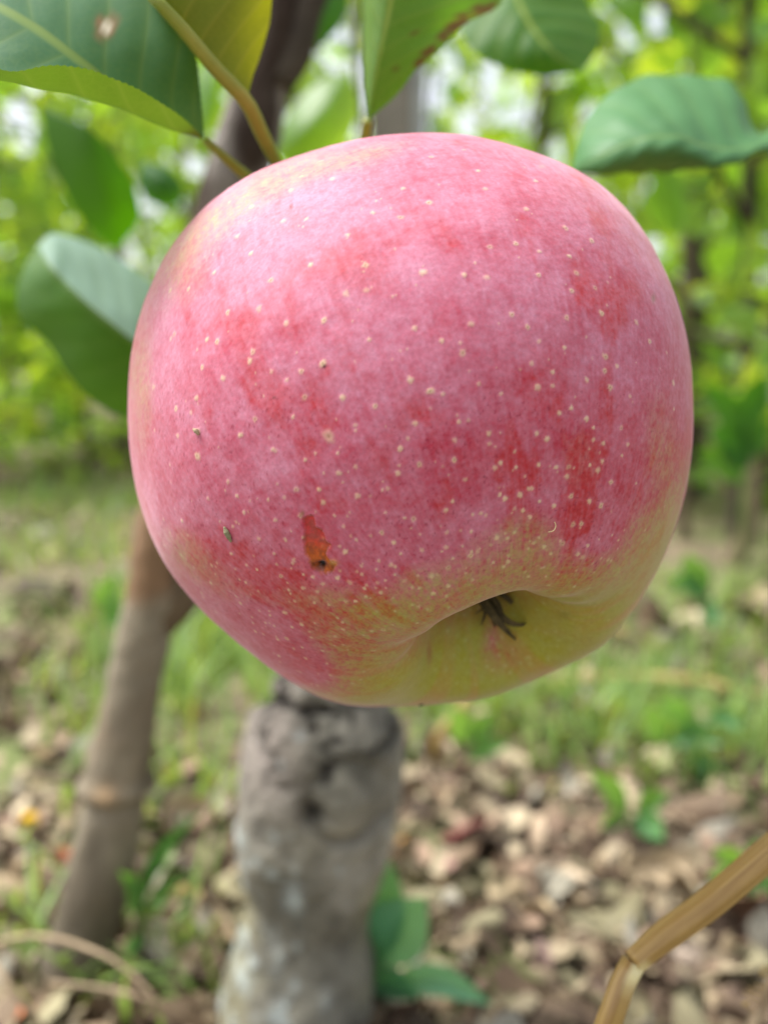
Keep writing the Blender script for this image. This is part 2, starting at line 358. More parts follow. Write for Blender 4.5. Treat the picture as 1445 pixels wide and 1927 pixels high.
def build_apple():
    # finer rows on the half that faces the photographer
    nt, nph = 900, 1250
    s = np.linspace(0, math.pi, nt)[:, None]; s = s-.10*np.sin(2*s)*0
    ph = np.linspace(0, 2*math.pi, nph, endpoint=False)[None, :]
    V = apple_surface(s, ph)                                        # (nt,nph,3)
    px, dep = W2px(V)
    ds_ = np.gradient(V, axis=0); dp_ = (np.roll(V, -1, 1)-np.roll(V, 1, 1))
    Nn = np.cross(ds_, dp_); Nn /= np.linalg.norm(Nn, axis=-1)[..., None]+1e-12
    if ((V-APC)*Nn).sum() < 0: Nn = -Nn
    facing = -((V-CAM0)*Nn).sum(-1)/np.linalg.norm(V-CAM0, axis=-1)
    front = sst(-.05, .12, facing)
    X, Y = px[..., 0], px[..., 1]
    sph = (V-APC)/AP['R']                                           # unit-ish position on the fruit
    mer = np.stack([np.cos(ph)+0*s, np.sin(ph)+0*s, 0*ph+s*.35], -1)   # coordinates that stretch noise along the meridians
    # ---- where the blush is missing (ground colour shows)
    G = np.zeros_like(X)
    def spot(x, y, rx, ry, k=1.0, rot=0.):
        c_, s2 = math.cos(rot), math.sin(rot)
        dx, dy = X-x, Y-y; a_ = (dx*c_+dy*s2)/rx; b_ = (-dx*s2+dy*c_)/ry
        return k*np.exp(-(a_*a_+b_*b_))*front
    wob = (fbm(sph*3.2, 4, 21)-.5); wob2 = (fbm(sph*9, 4, 31)-.5)
    # lip line under which the skin is green: y as a function of x
    xl = [230, 420, 500, 560, 620, 700, 760, 830, 900, 960, 1040, 1120, 1180, 1230, 1270, 1310]
    yl = [1400, 1400, 1330, 1262, 1235, 1195, 1172, 1148, 1105, 1074, 1062, 1076, 1064, 1040, 985, 900]
    line = np.interp(X, xl, yl)-8+wob*95+wob2*60
    G = np.maximum(G, np.clip((Y-line+95)/190, 0, 1)*front)
    G = G+spot(640, 1135, 130, 34, .36, .1)+spot(800, 1085, 60, 30, .2)+spot(345, 1045, 60, 38, .28, .9)
    G = G+spot(1250, 1020, 60, 80, .25)+spot(1000, 1010, 60, 35, .25)+spot(1090, 860, 60, 90, .14)+spot(1255, 880, 36, 150, .28, -.12)+spot(1190, 1010, 60, 60, .12)+spot(420, 1100, 110, 40, .2, .8)
    G = G+spot(460, 375, 160, 36, .40, -.62)+spot(330, 500, 60, 90, .35, .5)+spot(262, 720, 26, 120, .4)+spot(650, 300, 120, 26, .35, -.2)
    G = G-spot(565, 1248, 95, 38, .85, .5)-spot(500, 1200, 70, 40, .4, .7)-spot(925, 1195, 16, 38, .45, .15)-spot(945, 1235, 40, 40, .28)
    G = G-spot(1110, 1010, 70, 40, .4)
    # the hidden side: blush all round, green at both ends
    calyx = np.exp(-(s/.55)**2)+0*ph; stem = np.exp(-((math.pi-s)/.45)**2)+0*ph
    Gb = np.clip(calyx*1.1+stem*.9+wob*.9-.05, 0, 1)
    G = np.clip(G+wob2*.45*np.clip(G*2, 0, 1), 0, 1)*front+Gb*(1-front)
    G = np.clip(G, 0, 1)
    # ---- rubbed red patches, long in the direction stem-calyx
    st = fbm(np.stack([mer[..., 0]*7, mer[..., 1]*7, mer[..., 2]*9], -1), 4, 41)
    st2 = fbm(np.stack([mer[..., 0]*20, mer[..., 1]*20, mer[..., 2]*26], -1), 4, 43)
    blot = fbm(sph*6.5, 5, 51, .6)
    rub = sst(.50, .66, st*.45+blot*.40+st2*.15+.012)
    rsp = 0
    for a_ in ((835, 615, 38, 60, .55), (560, 790, 60, 26, .5), (580, 850, 40, 26, .4), (1045, 745, 75, 55, .65), (960, 800, 70, 45, .55),
               (1080, 610, 70, 45, .45), (900, 880, 80, 50, .7), (1010, 870, 90, 70, .8), (1100, 985, 95, 55, 1.0), (1150, 840, 70, 110, .5), (1000, 730, 120, 90, .35), (760, 1080, 200, 60, .22), (730, 1155, 95, 22, .9, -.05),
               (860, 1125, 60, 24, .5, -.4), (560, 1245, 60, 26, .5), (760, 945, 90, 16, .6), (650, 955, 50, 22, .55), (400, 735, 55, 36, .35),
               (300, 640, 30, 60, .4), (950, 430, 80, 60, .25), (760, 360, 45, 70, .25), (370, 830, 60, 22, .5, .5), (465, 1030, 22, 26, .9),
               (280, 800, 16, 60, .4), (1180, 720, 40, 120, .3), (1010, 700, 60, 60, .35), (640, 790, 60, 90, .12), (890, 1010, 130, 60, .15)):
        rsp = rsp+spot(*a_)
    rub = np.clip(rub*(.8-.25*spot(500, 480, 220, 200))+rsp*(.35+1.1*blot*rub+.35*(blot-.3)), 0, 1)
    # ---- waxy bloom
    bl = np.clip(.50+.28*spot(520, 480, 330, 260)+.12*spot(1080, 430, 160, 220)+1.0*(fbm(sph*4, 4, 61)-.5)+.7*(fbm(sph*14, 4, 63)-.5)+.35*(fbm(sph*60, 3, 65)-.5), 0, 1)
    bl = bl*(1-.72*rub)
    micro = (fbm(sph*95, 3, 71)-.5)*1.25; grain = fbm(sph*48, 3, 75, .7)-.5
    fibre = fbm(np.stack([mer[..., 0]*110, mer[..., 1]*110, mer[..., 2]*40], -1), 2, 73)-.5
    red = srgb(180, 42, 52); crimson = srgb(174, 50, 80); green = srgb(150, 154, 58); yellow = srgb(164, 150, 36); cream = srgb(200, 152, 122)
    bloomc = srgb(206, 140, 164); bloomg = srgb(168, 168, 106)
    k = lambda a: np.asarray(a)[..., None]
    rr = red*k(np.clip(.25+rub*.9+wob*.6, 0, 1))+crimson*(1-k(np.clip(.25+rub*.9+wob*.6, 0, 1)))
    topc = spot(440, 400, 200, 90, 1.0, -.6)
    gg = green*(1-k(.5+wob*1.3))+yellow*k(.5+wob*1.3)
    gg = gg*(1-k(topc))+cream*k(topc)
    # yellow rays on the basin side wall
    rn = fbm(np.stack([np.cos(ph)*9+0*s, np.sin(ph)*9+0*s, s*1.5+0*ph], -1), 3, 57); ray = sst(.40, .62, rn)*np.exp(-((s-.5)/.38)**2)
    gg = gg*(1-k(ray*.55))+srgb(158, 150, 14)*k(ray*.55)
    ray2 = sst(.56, .68, fbm(np.stack([np.cos(ph)*7+0*s, np.sin(ph)*7+0*s, s*1.2+0*ph], -1), 3, 58))*np.exp(-((s-.55)/.35)**2)
    gg = gg*(1-k(ray2*.45))+srgb(186, 112, 84)*k(ray2*.45)
    # ground colour takes fine red flecking at the border
    bord = np.exp(-((G-.5)/.3)**2)
    Gs = np.clip((G+micro*.6*bord+grain*.5*bord+fibre*.25*bord-.08)/.9, 0, 1)
    base = rr*(1-k(Gs))+gg*k(Gs)
    bloomcol = bloomc*(1-k(Gs))+bloomg*k(Gs)
    bamt = np.clip(bl*(.80-.45*Gs)+topc*.15+.01+fibre*.27+micro*.30+grain*.44, 0, .92)
    col = base*(1-k(bamt))+bloomcol*k(bamt)
    # dry brown tissue round the sepals, plus the basin hollow's shade painted into the colour
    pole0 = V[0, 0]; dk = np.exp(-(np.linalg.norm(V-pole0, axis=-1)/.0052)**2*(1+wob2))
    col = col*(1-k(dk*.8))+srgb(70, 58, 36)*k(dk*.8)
    # tiny dark-red pin points
    pp = vnoise(sph*150, 81)
    pin = sst(.76, .92, pp)*(1-Gs)*sst(.35, .6, fbm(sph*5, 3, 83)+.12)*(.25+.75*sst(640, 800, Y)*front)
    col = col*(1-k(pin*.6))+srgb(140, 16, 50)*k(pin*.6)
    # ---- lenticels: pale corky dots, found on the fruit's own surface
    Vf = V.reshape(-1, 3); fr = (facing > .02).reshape(-1)
    pxf = px.reshape(-1, 2); idx = np.nonzero(fr)[0]; dot = np.zeros(len(Vf)); ctrd = np.zeros(len(Vf)); halo = np.zeros(len(Vf))
    # bucket the facing vertices by pixel so each dot is local
    bx = (pxf[idx, 0]//24).astype(int); by = (pxf[idx, 1]//24).astype(int)
    key = bx*1000+by; order = np.argsort(key); key = key[order]; idx = idx[order]
    def near(x, y):
        out = []
        for a_ in (-1, 0, 1):
            for b_ in (-1, 0, 1):
                kk = (int(x//24)+a_)*1000+int(y//24)+b_
                l_, r_ = np.searchsorted(key, kk), np.searchsorted(key, kk+1); out.append(idx[l_:r_])
        return np.concatenate(out)
    drng = np.random.default_rng(5)
    dots = [(x+drng.normal()*2, y+drng.normal()*2, drng.uniform(4.2, 7.2)*(.8 if y > 780 else 1.0), drng.uniform(.5, 1.0)) for x, y in DOTS]
    for _ in range(420):                                            # the many small ones towards the calyx
        t = drng.random()
        x = drng.uniform(300, 1250); y = drng.uniform(900, 1290)
        if y < 900+(1-t)*180: continue
        dots.append((x, y, drng.uniform(2.2, 4.2), drng.uniform(.4, .95)))
    for _ in range(130):
        dots.append((drng.uniform(260, 1290), drng.uniform(300, 1000), drng.uniform(2.0, 3.4), drng.uniform(.3, .7)))
    dots += [(372, 812, 7, 1.), (617, 820, 12, .55), (372, 857, 8, .9)]
    for x, y, r, kx in dots:
        n_ = near(x, y)
        if len(n_) == 0: continue
        dd = (pxf[n_, 0]-x)**2+(pxf[n_, 1]-y)**2
        c0 = n_[np.argmin(dd)]
        if dd.min() > 30: continue
        rr_ = r*0.134/F*.78
        D = np.linalg.norm(Vf[n_]-Vf[c0], axis=1)/rr_
        D = D*(1+.5*(hash3(n_*0+int(x), n_*0+int(y), (np.arctan2(pxf[n_, 1]-y, pxf[n_, 0]-x)*1.6).astype(int), 3)-.5))
        dot[n_] = np.maximum(dot[n_], kx*(1-sst(.35, 1.25, D)))
        halo[n_] = np.maximum(halo[n_], kx*.45*np.exp(-(D/1.7)**2))
        if r > 5 and hash3(np.int64(x), np.int64(y), np.int64(1), 9) > .45: ctrd[n_] = np.maximum(ctrd[n_], .7*np.exp(-(D/.28)**2))
    # hidden side dots
    hid = 1-front.reshape(-1)
    vb = vnoise(sph.reshape(-1, 3)*28, 91); dot = np.maximum(dot, hid*sst(.90, .96, vb)*.8)
    dot = dot.reshape(X.shape); halo = halo.reshape(X.shape); ctrd = ctrd.reshape(X.shape)
    col = col*(1-k(halo*.6))+(bloomcol*1.0)*k(halo*.6)
    dc_ = srgb(222, 196, 158)*(1-k(Gs))+srgb(176, 176, 112)*k(Gs)
    col = col*(1-k(dot*.80))+dc_*k(dot*.80)
    col = col*(1-k(ctrd))+srgb(135, 95, 55)*k(ctrd)
    # ---- the insect wound: a weeping orange-brown sore
    poly = np.array([(566, 966), (588, 963), (593, 985), (606, 991), (612, 1010), (624, 1022), (616, 1045), (636, 1062), (627, 1082), (611, 1085), (588, 1072), (572, 1046), (569, 1016)], float); poly = (poly-[602, 1040])*.9+[602, 1040]
    wx = X+wob2*10+micro*7; wy = Y+wob2*9+fibre*8
    ins = np.zeros(X.shape, bool); j = len(poly)-1; dmin = np.full(X.shape, 1e9)
    box = (X > 540) & (X < 660) & (Y > 940) & (Y < 1110) & (facing > 0)
    bxx, byy = wx[box], wy[box]; I = np.zeros(bxx.shape, bool); dm = np.full(bxx.shape, 1e9)
    for i in range(len(poly)):
        x0, y0 = poly[j]; x1, y1 = poly[i]
        cnd = ((y1 > byy) != (y0 > byy)); I ^= cnd & (bxx < (x0-x1)*(byy-y1)/(y0-y1+1e-9)+x1)
        t_ = np.clip(((bxx-x0)*(x1-x0)+(byy-y0)*(y1-y0))/((x1-x0)**2+(y1-y0)**2), 0, 1)
        dm = np.minimum(dm, np.hypot(bxx-x0-t_*(x1-x0), byy-y0-t_*(y1-y0))); j = i
    wm = np.zeros(X.shape); wm[box] = sst(-3.5, 3.5, np.where(I, dm, -dm))
    wg = sst(1000, 1055, wy+wob2*30)
    wc = srgb(200, 54, 44)*(1-k(wg))+srgb(190, 92, 14)*k(wg)
    wc = wc*(1-k(np.clip(micro*2.2+.25, 0, .6)))+srgb(120, 60, 16)*k(np.clip(micro*2.2+.25, 0, .6))
    lowr = wm*wg*.0
    wk = wm*(.72+.22*wg); col = col*(1-k(wk))+wc*k(wk)
    hole = np.exp(-(((X-603)/8.5)**2+((Y-1066)/7)**2+.8*micro+.8*fibre))*(facing > 0)
    crust = np.exp(-(((X-628)/8)**2+((Y-1058)/6)**2))*(facing > 0)
    rimd = np.clip(np.exp(-((dm_ := np.hypot((X-606)/20, (Y-1070)/16))-1)**2/.03)*wm*(Y > 1060), 0, .6)*(facing > 0)
    col = col*(1-k(np.clip(rimd, 0, 1)))+srgb(110, 48, 14)*k(np.clip(rimd, 0, 1))
    col = col*(1-k(np.clip(hole*1.4, 0, 1)))+srgb(28, 16, 10)*k(np.clip(hole*1.4, 0, 1))
    col = col*(1-k(crust*.7))+srgb(205, 160, 80)*k(crust*.7)
    for (x, y, rx, ry, c_, kx) in ((548, 388, 3, 5, (110, 50, 50), .9), (610, 689, 3, 3, (40, 25, 20), .95), (806, 1228, 5, 22, (150, 70, 60), .6),
                                   (1228, 562, 4, 9, (130, 110, 80), .6), (515, 748, 3, 2.5, (90, 50, 40), .8), (912, 898, 3, 2, (90, 20, 30), .7),
                                   (568, 967, 4, 5, (120, 90, 40), .7), (1062, 1155, 14, 8, (120, 115, 40), .4), (1018, 315, 6, 3, (170, 150, 130), .5)):
        q = spot(x, y, rx, ry, kx); col = col*(1-k(q))+srgb(*c_)*k(q)
    # ---- small relief
    fine = (fbm(sph*22, 3, 101)-.5)*.00010
    h = dot*.00006-ctrd*.00005+fine-wm*.00030-hole*.0009+sst(.02, .3, wm)*sst(.9, .4, wm)*.00012+crust*.0002+(fbm(sph*2.2, 3, 111)-.5)*.0009
    V = V+Nn*h[..., None]
    # material
    m, nt_, N, L = newmat('apple_skin')
    tc = N.new('ShaderNodeTexCoord').outputs['Object']
    c = attr(N, 'pigment', 'Color')
    f1 = noise(N, L, tc, 2600, 3, .6)
    c = mixrgb(N, L, 1.0, c, math_(N, L, 'MULTIPLY_ADD', f1, .5, .75), 'MULTIPLY')
    p = N.new('ShaderNodeBsdfPrincipled'); L.new(c, p.inputs['Base Color'])
    wet = attr(N, 'wet'); ro = math_(N, L, 'MULTIPLY_ADD', attr(N, 'bloom'), .25, .48)
    ro = math_(N, L, 'SUBTRACT', ro, math_(N, L, 'MULTIPLY', wet, .42))
    L.new(ro, p.inputs['Roughness'])
    p.inputs['Specular IOR Level'].default_value = .26
    p.inputs['Sheen Weight'].default_value = .30; p.inputs['Sheen Roughness'].default_value = .45
    p.inputs['Sheen Tint'].default_value = (1.0, .86, .92, 1)
    p.inputs['Subsurface Weight'].default_value = .12; p.inputs['Subsurface Radius'].default_value = (1.0, .45, .25)
    p.inputs['Subsurface Scale'].default_value = .0022
    b = bump(N, L, noise(N, L, tc, 1500, 5, .7), .22, .00012); L.new(b, p.inputs['Normal'])
    o = N.new('ShaderNodeOutputMaterial'); L.new(p.outputs[0], o.inputs[0])
    root = empty('apple', APC, 'large ripe pink-red apple with green calyx end and one orange-brown insect sore', 'apple')
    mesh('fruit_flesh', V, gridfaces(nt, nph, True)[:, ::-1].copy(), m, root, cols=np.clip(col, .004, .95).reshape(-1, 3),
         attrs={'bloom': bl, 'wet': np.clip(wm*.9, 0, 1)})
    # ---- dried sepals in the calyx basin
    pole = apple_surface(np.array(.02), np.array(0.)); axis = apple_surface(np.array(.0), np.array(0.))-APC; axis /= np.linalg.norm(axis)
    print('CALYX', W2px(pole[None])[0], W2px(pole[None])[1])
    base = pole
    def sepal(tip, bend, w, fl=0.6):
        w = w*1.15
        P = resample(np.array([base-axis*.001, base+axis*.0035+(tip-base)*.25, bend, tip]), 22)
        t = np.linspace(0, 1, 22); wd = w*np.sin(np.pi*(t*.86+.14))**.8*(1-t*.35)+.00012
        T = np.gradient(P, axis=0); T /= np.linalg.norm(T, axis=1)[:, None]
        Sd = np.cross(T, axis); Sd /= np.linalg.norm(Sd, axis=1)[:, None]; Nz = np.cross(Sd, T)
        a_ = np.linspace(0, 2*np.pi, 10, endpoint=False)
        V_ = P[:, None]+Sd[:, None]*(np.cos(a_)[None, :, None]*wd[:, None, None])+Nz[:, None]*((np.sin(a_)*.3+.5*np.cos(a_)**2)[None, :, None]*wd[:, None, None])
        V_ = np.vstack([V_.reshape(-1, 3)]); fc = gridfaces(22, 10, True).tolist()+[list(range(9, -1, -1)), list(range(210, 220))]
        mesh('sepal', V_, fc, M['sepal'], root)
    dpl = W2px(pole[None])[1][0]
    for (tx, ty, td, bx_, by_, bd, w) in SEPALS:
        sepal(W(tx, ty, dpl+td), W(bx_, by_, dpl+bd), w)
    # ---- stalk
    sp0 = apple_surface(np.array(math.pi-.02), np.array(0.)); ax2 = sp0-APC; ax2 /= np.linalg.norm(ax2)
    tube('stalk', [sp0+ax2*-.003, sp0+ax2*.012, sp0+ax2*.024+CU*.004], [.0013, .0012, .002], M['twig'], root, n=12)
    return sp0+ax2*.023+CU*.004
SEPALS = [(1012, 1174, -.001, 960, 1170, -.0045, .0007), (970, 1204, -.002, 938, 1168, -.0045, .0008), (893, 1155, -.003, 915, 1140, -.003, .0006), (1018, 1138, .001, 985, 1118, -.002, .0008), (932, 1182, -.001, 925, 1158, -.003, .0004), (905, 1176, -.002, 912, 1152, -.003, .0005), (1010, 1112, .001, 985, 1108, -.002, .0007), (945, 1165, -.003, 940, 1145, -.004, .0009), (978, 1150, -.001, 962, 1132, -.003, .0006)]
SPUR = build_apple()

# ------------------------------------------------------------------ trunks
def trunk_mesh(name, rows, depth, parent, colf, dispf=None, ns=150, nr=260, squash=.95, mat=None, depth_top=None):
    """rows: (photo row, left edge, right edge) read off the photograph; the trunk is round and stands at its own distance"""
    rows = np.array(rows, float); y = np.linspace(rows[0, 0], rows[-1, 0], nr)
    def ip(c): return resample(rows[:, [0, c]], nr)[:, 1]
    l, r = np.interp(y, rows[:, 0], rows[:, 1]), np.interp(y, rows[:, 0], rows[:, 2])
    ker = np.hanning(15); ker /= ker.sum()
    l = np.convolve(np.pad(l, 7, 'edge'), ker, 'valid'); r = np.convolve(np.pad(r, 7, 'edge'), ker, 'valid')
    t_ = (y-y[0])/(y[-1]-y[0]); d = depth+((depth_top or depth)-depth)*(1-t_)
    # keep the trunk upright in the world: one ground distance for all rows
    al = (y-CY)/F; dd = d/(cp-al*sp_*1.0) if True else d
    C = Wa(np.stack([(l+r)/2, y, dd], 1)); rad = (r-l)/2/F*dd
    a = np.linspace(0, 2*np.pi, ns, endpoint=False)
    D = np.stack([np.cos(a), np.sin(a)*squash, 0*a], 1)
    V = C[:, None]+D[None]*rad[:, None, None]
    A = np.broadcast_to(a, (nr, ns)); Y = np.broadcast_to(y[:, None], (nr, ns)); X = W2px(V)[0][..., 0]
    disp, col = colf(V, A, X, Y, rad)
    V = V+D[None]*disp[..., None]
    return mesh(name, V, gridfaces(nr, ns, True)[:, ::-1].copy(), mat or M['bark'], parent, cols=col.reshape(-1, 3)), C, rad
k_ = lambda a: np.asarray(a)[..., None]
def front_trunk():
    rows = [(1180, 560, 735), (1240, 530, 735), (1290, 508, 738), (1330, 486, 748), (1370, 468, 757), (1400, 457, 758), (1440, 450, 757), (1480, 447, 752),
            (1530, 441, 742), (1570, 440, 733), (1620, 448, 720), (1680, 464, 700), (1720, 462, 690), (1760, 448, 690), (1800, 432, 700), (1850, 418, 706), (1900, 410, 697), (1940, 405, 690), (2010, 380, 720), (2080, 320, 780)]
    def f(V, A, X, Y, rad):
        fr = (np.sin(A) < .15)
        n1 = fbm(V*55, 4, 201)-.5; n2 = fbm(V*np.array([190, 190, 120.]), 4, 203)-.5; n3 = fbm(V*600, 3, 205)-.5
        d = n1*.006+n2*.0022+n3*.0006
        # healed branch scar: a boss inside a sunken ring
        kx, ky = (X-655)/78, (Y-1450)/70; kr = np.hypot(kx, ky)+.25*n1+.3*n2
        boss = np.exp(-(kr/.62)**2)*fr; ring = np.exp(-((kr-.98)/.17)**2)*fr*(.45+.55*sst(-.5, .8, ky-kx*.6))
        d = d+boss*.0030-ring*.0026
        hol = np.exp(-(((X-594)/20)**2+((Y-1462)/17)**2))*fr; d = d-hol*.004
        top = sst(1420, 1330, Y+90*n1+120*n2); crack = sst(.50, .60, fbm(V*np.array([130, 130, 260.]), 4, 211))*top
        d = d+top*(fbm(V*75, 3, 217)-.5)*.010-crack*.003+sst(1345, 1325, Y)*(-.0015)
        blot = fbm(V*30, 4, 221)
        base = srgb(112, 109, 97)*(1-k_(sst(.35, .65, blot)))+srgb(148, 144, 132)*k_(sst(.35, .65, blot))
        pur = sst(1560, 1380, Y)*sst(620, 500, X); base = base*(1-k_(pur*.6))+srgb(130, 118, 112)*k_(pur*.6)
        ol = sst(.45, .65, fbm(V*40, 3, 223))*sst(1450, 1700, Y)*.5; base = base*(1-k_(ol))+srgb(128, 122, 88)*k_(ol)
        base = base*(1+k_(n2)*1.1)*(1+k_(n3)*.5)
        lich = sst(.66, .76, fbm(V*170, 3, 231)*.7+fbm(V*60, 3, 233)*.3+.03*sst(1500, 1900, Y)+.03*sst(600, 430, X))*.5
        for x, y, r in ((445, 1545, 17), (481, 1562, 14), (555, 1562, 14), (557, 1625, 17), (525, 1735, 14), (611, 1803, 14), (560, 1715, 8), (450, 1790, 22), (510, 1822, 14),
                        (442, 1865, 16), (468, 1885, 18), (500, 1912, 18), (590, 1905, 12), (555, 1775, 12), (513, 1510, 9), (547, 1500, 8), (640, 1575, 9)):
            lich = np.maximum(lich, (.35+.5*hash3(np.int64(x), np.int64(y), np.int64(3), 4))*np.exp(-(((X-x)/(r*.62))**2+((Y-y)/(r*.8))**2)*np.clip(1+n2*5, .2, 4))*fr)
        base = base*(1-k_(lich*.9))+srgb(196, 208, 206)*k_(lich*.9)
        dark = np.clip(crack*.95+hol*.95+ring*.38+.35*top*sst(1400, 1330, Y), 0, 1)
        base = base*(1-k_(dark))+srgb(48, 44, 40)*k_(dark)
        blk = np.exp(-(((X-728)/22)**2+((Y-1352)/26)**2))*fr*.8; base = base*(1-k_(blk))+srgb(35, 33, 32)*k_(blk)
        return d+lich*.0004, np.clip(base, .01, .9)
    org = W(560, 2000, .27); org[2] = ground_h(np.array(org[0]), np.array(org[1]))
    root = empty('tree_stump', org, 'thick gnarled grey trunk with lichen spots and a round branch scar, under the apple', 'tree trunk')
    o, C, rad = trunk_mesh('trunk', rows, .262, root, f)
    # weathered cut face closes the top
    n = 40; a = np.linspace(0, 2*np.pi, n, endpoint=False)
    V = [C[0]+np.array([0, 0, .0035])]+[C[0]+np.array([np.cos(q), np.sin(q)*.95, 0])*rad[0]*1.0 for q in a]
    P = np.array(V); mesh('cut_face', P, [[0, 1+i, 1+(i+1) % n] for i in range(n)], M['bark_far'], root)
front_trunk()

def left_tree():
    rows = [(-260, 520, 590), (-100, 500, 575), (60, 478, 562), (130, 450, 545), (200, 422, 535), (260, 400, 528), (330, 380, 500), (420, 352, 480), (560, 332, 440), (700, 312, 412), (850, 285, 378), (1000, 258, 352), (1080, 243, 345), (1130, 236, 345), (1180, 226, 326),
            (1250, 205, 312), (1330, 186, 298), (1400, 174, 288), (1450, 166, 280), (1480, 158, 276), (1520, 157, 266), (1600, 138, 256), (1680, 118, 244), (1750, 92, 226), (1800, 74, 212), (1850, 55, 205), (1930, 10, 230)]
    def f(V, A, X, Y, rad):
        n1 = fbm(V*50, 4, 301)-.5; n2 = fbm(V*np.array([160, 160, 60.]), 4, 303)-.5
        d = n1*.004+n2*.0018
        nd = np.exp(-((Y-1478)/14)**2); d = d+nd*.0022-np.exp(-((Y-1502)/12)**2)*.0015
        b = sst(.35, .65, fbm(V*np.array([40, 40, 14.]), 4, 311))
        c = srgb(104, 95, 80)*(1-k_(b))+srgb(136, 126, 108)*k_(b)
        br = sst(1480, 1150, Y)*sst(.4, .6, fbm(V*25, 3, 313)); c = c*(1-k_(br*.7))+srgb(128, 92, 62)*k_(br*.7)
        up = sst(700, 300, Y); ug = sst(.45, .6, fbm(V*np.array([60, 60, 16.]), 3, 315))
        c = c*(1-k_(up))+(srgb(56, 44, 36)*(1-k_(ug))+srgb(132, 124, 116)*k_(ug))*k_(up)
        tan = np.exp(-(((X-200)/22)**2+((Y-1470)/20)**2)); c = c*(1-k_(tan*.7))+srgb(170, 138, 100)*k_(tan*.7)
        c = c*(1+k_(n2)*.5)
        return d, np.clip(c, .01, .9)
    org = W(110, 1880, .32); org[2] = ground_h(np.array(org[0]), np.array(org[1]))
    root = empty('apple_tree', org, 'slim brown-grey leaning trunk left of the thick grey trunk, passing behind the apple', 'tree')
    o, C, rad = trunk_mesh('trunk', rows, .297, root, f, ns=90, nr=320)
    dd = lambda y: .297/(cp-(y-CY)/F*sp_)
    # side branch behind the apple, then the fork near the top
    tube('branch', [W(268, 1200, dd(1200)), W(300, 1150, dd(1150)+.002), W(345, 1095, dd(1095)+.004), W(400, 1010, dd(1010)), W(500, 860, dd(860)+.01)], [.008, .0105, .0085, .007, .006], M['branch'], root, n=40, ns=20, rough=.2, seed=4)
    tube('branch', [W(520, 150, dd(150)), W(560, 90, dd(90)), W(580, 20, dd(20)), W(640, -120, dd(-120))], [.006, .005, .0045, .004], M['bark_far'], root, n=24, ns=14, rough=.2, seed=5)
    # the spur that carries the apple and its leaves
    tube('spur', [W(440, 440, dd(440)), W(500, 430, .26), W(560, 425, .22), SPUR], [.0045, .004, .0035, .003], M['bark_far'], root, n=30, ns=14, rough=.25, seed=6)
left_tree()

post = empty('metal_post', np.array([*W(748, 1210, .62)[:2], 0]), 'straight pale grey metal post rising behind the top of the apple', 'post')
pc = W(742, 200, .62); px0 = pc[0]; py0 = pc[1]
def prism(name, pts, z0, z1, mat, parent):
    n = len(pts); V = [(x, y, z0) for x, y in pts]+[(x, y, z1) for x, y in pts]
    Fq = [[i, (i+1) % n, n+(i+1) % n, n+i] for i in range(n)]+[list(range(n))[::-1], list(range(n, 2*n))]
    return mesh(name, V, Fq, mat, parent, smooth=False)
prism('shaft', [(px0-.017, py0), (px0+.012, py0-.003), (px0+.012, py0+.02), (px0-.017, py0+.02)], -.05, 1.5, simple_mat('weathered_concrete', [(.3, srgb(104, 100, 90)), (.7, srgb(136, 130, 118))], 40, .9), post)
prism('edge_flange', [(px0+.0125, py0-.006), (px0+.021, py0-.006), (px0+.021, py0+.018), (px0+.0125, py0+.018)], -.05, 1.5, M['post'], post)
tube('wire_stem', [W(690, 430, .5), W(682, 300, .5), W(676, 160, .5), W(672, 40, .5), W(668, -150, .5)], .0019, M['bark_far'], n=20, origin=W(690, 430, .5))
tag(bpy.data.objects['wire_stem'], 'thin dark upright shoot between the green leaves above the apple', 'shoot'); bpy.data.objects['wire_stem'].name = 'young_shoot'

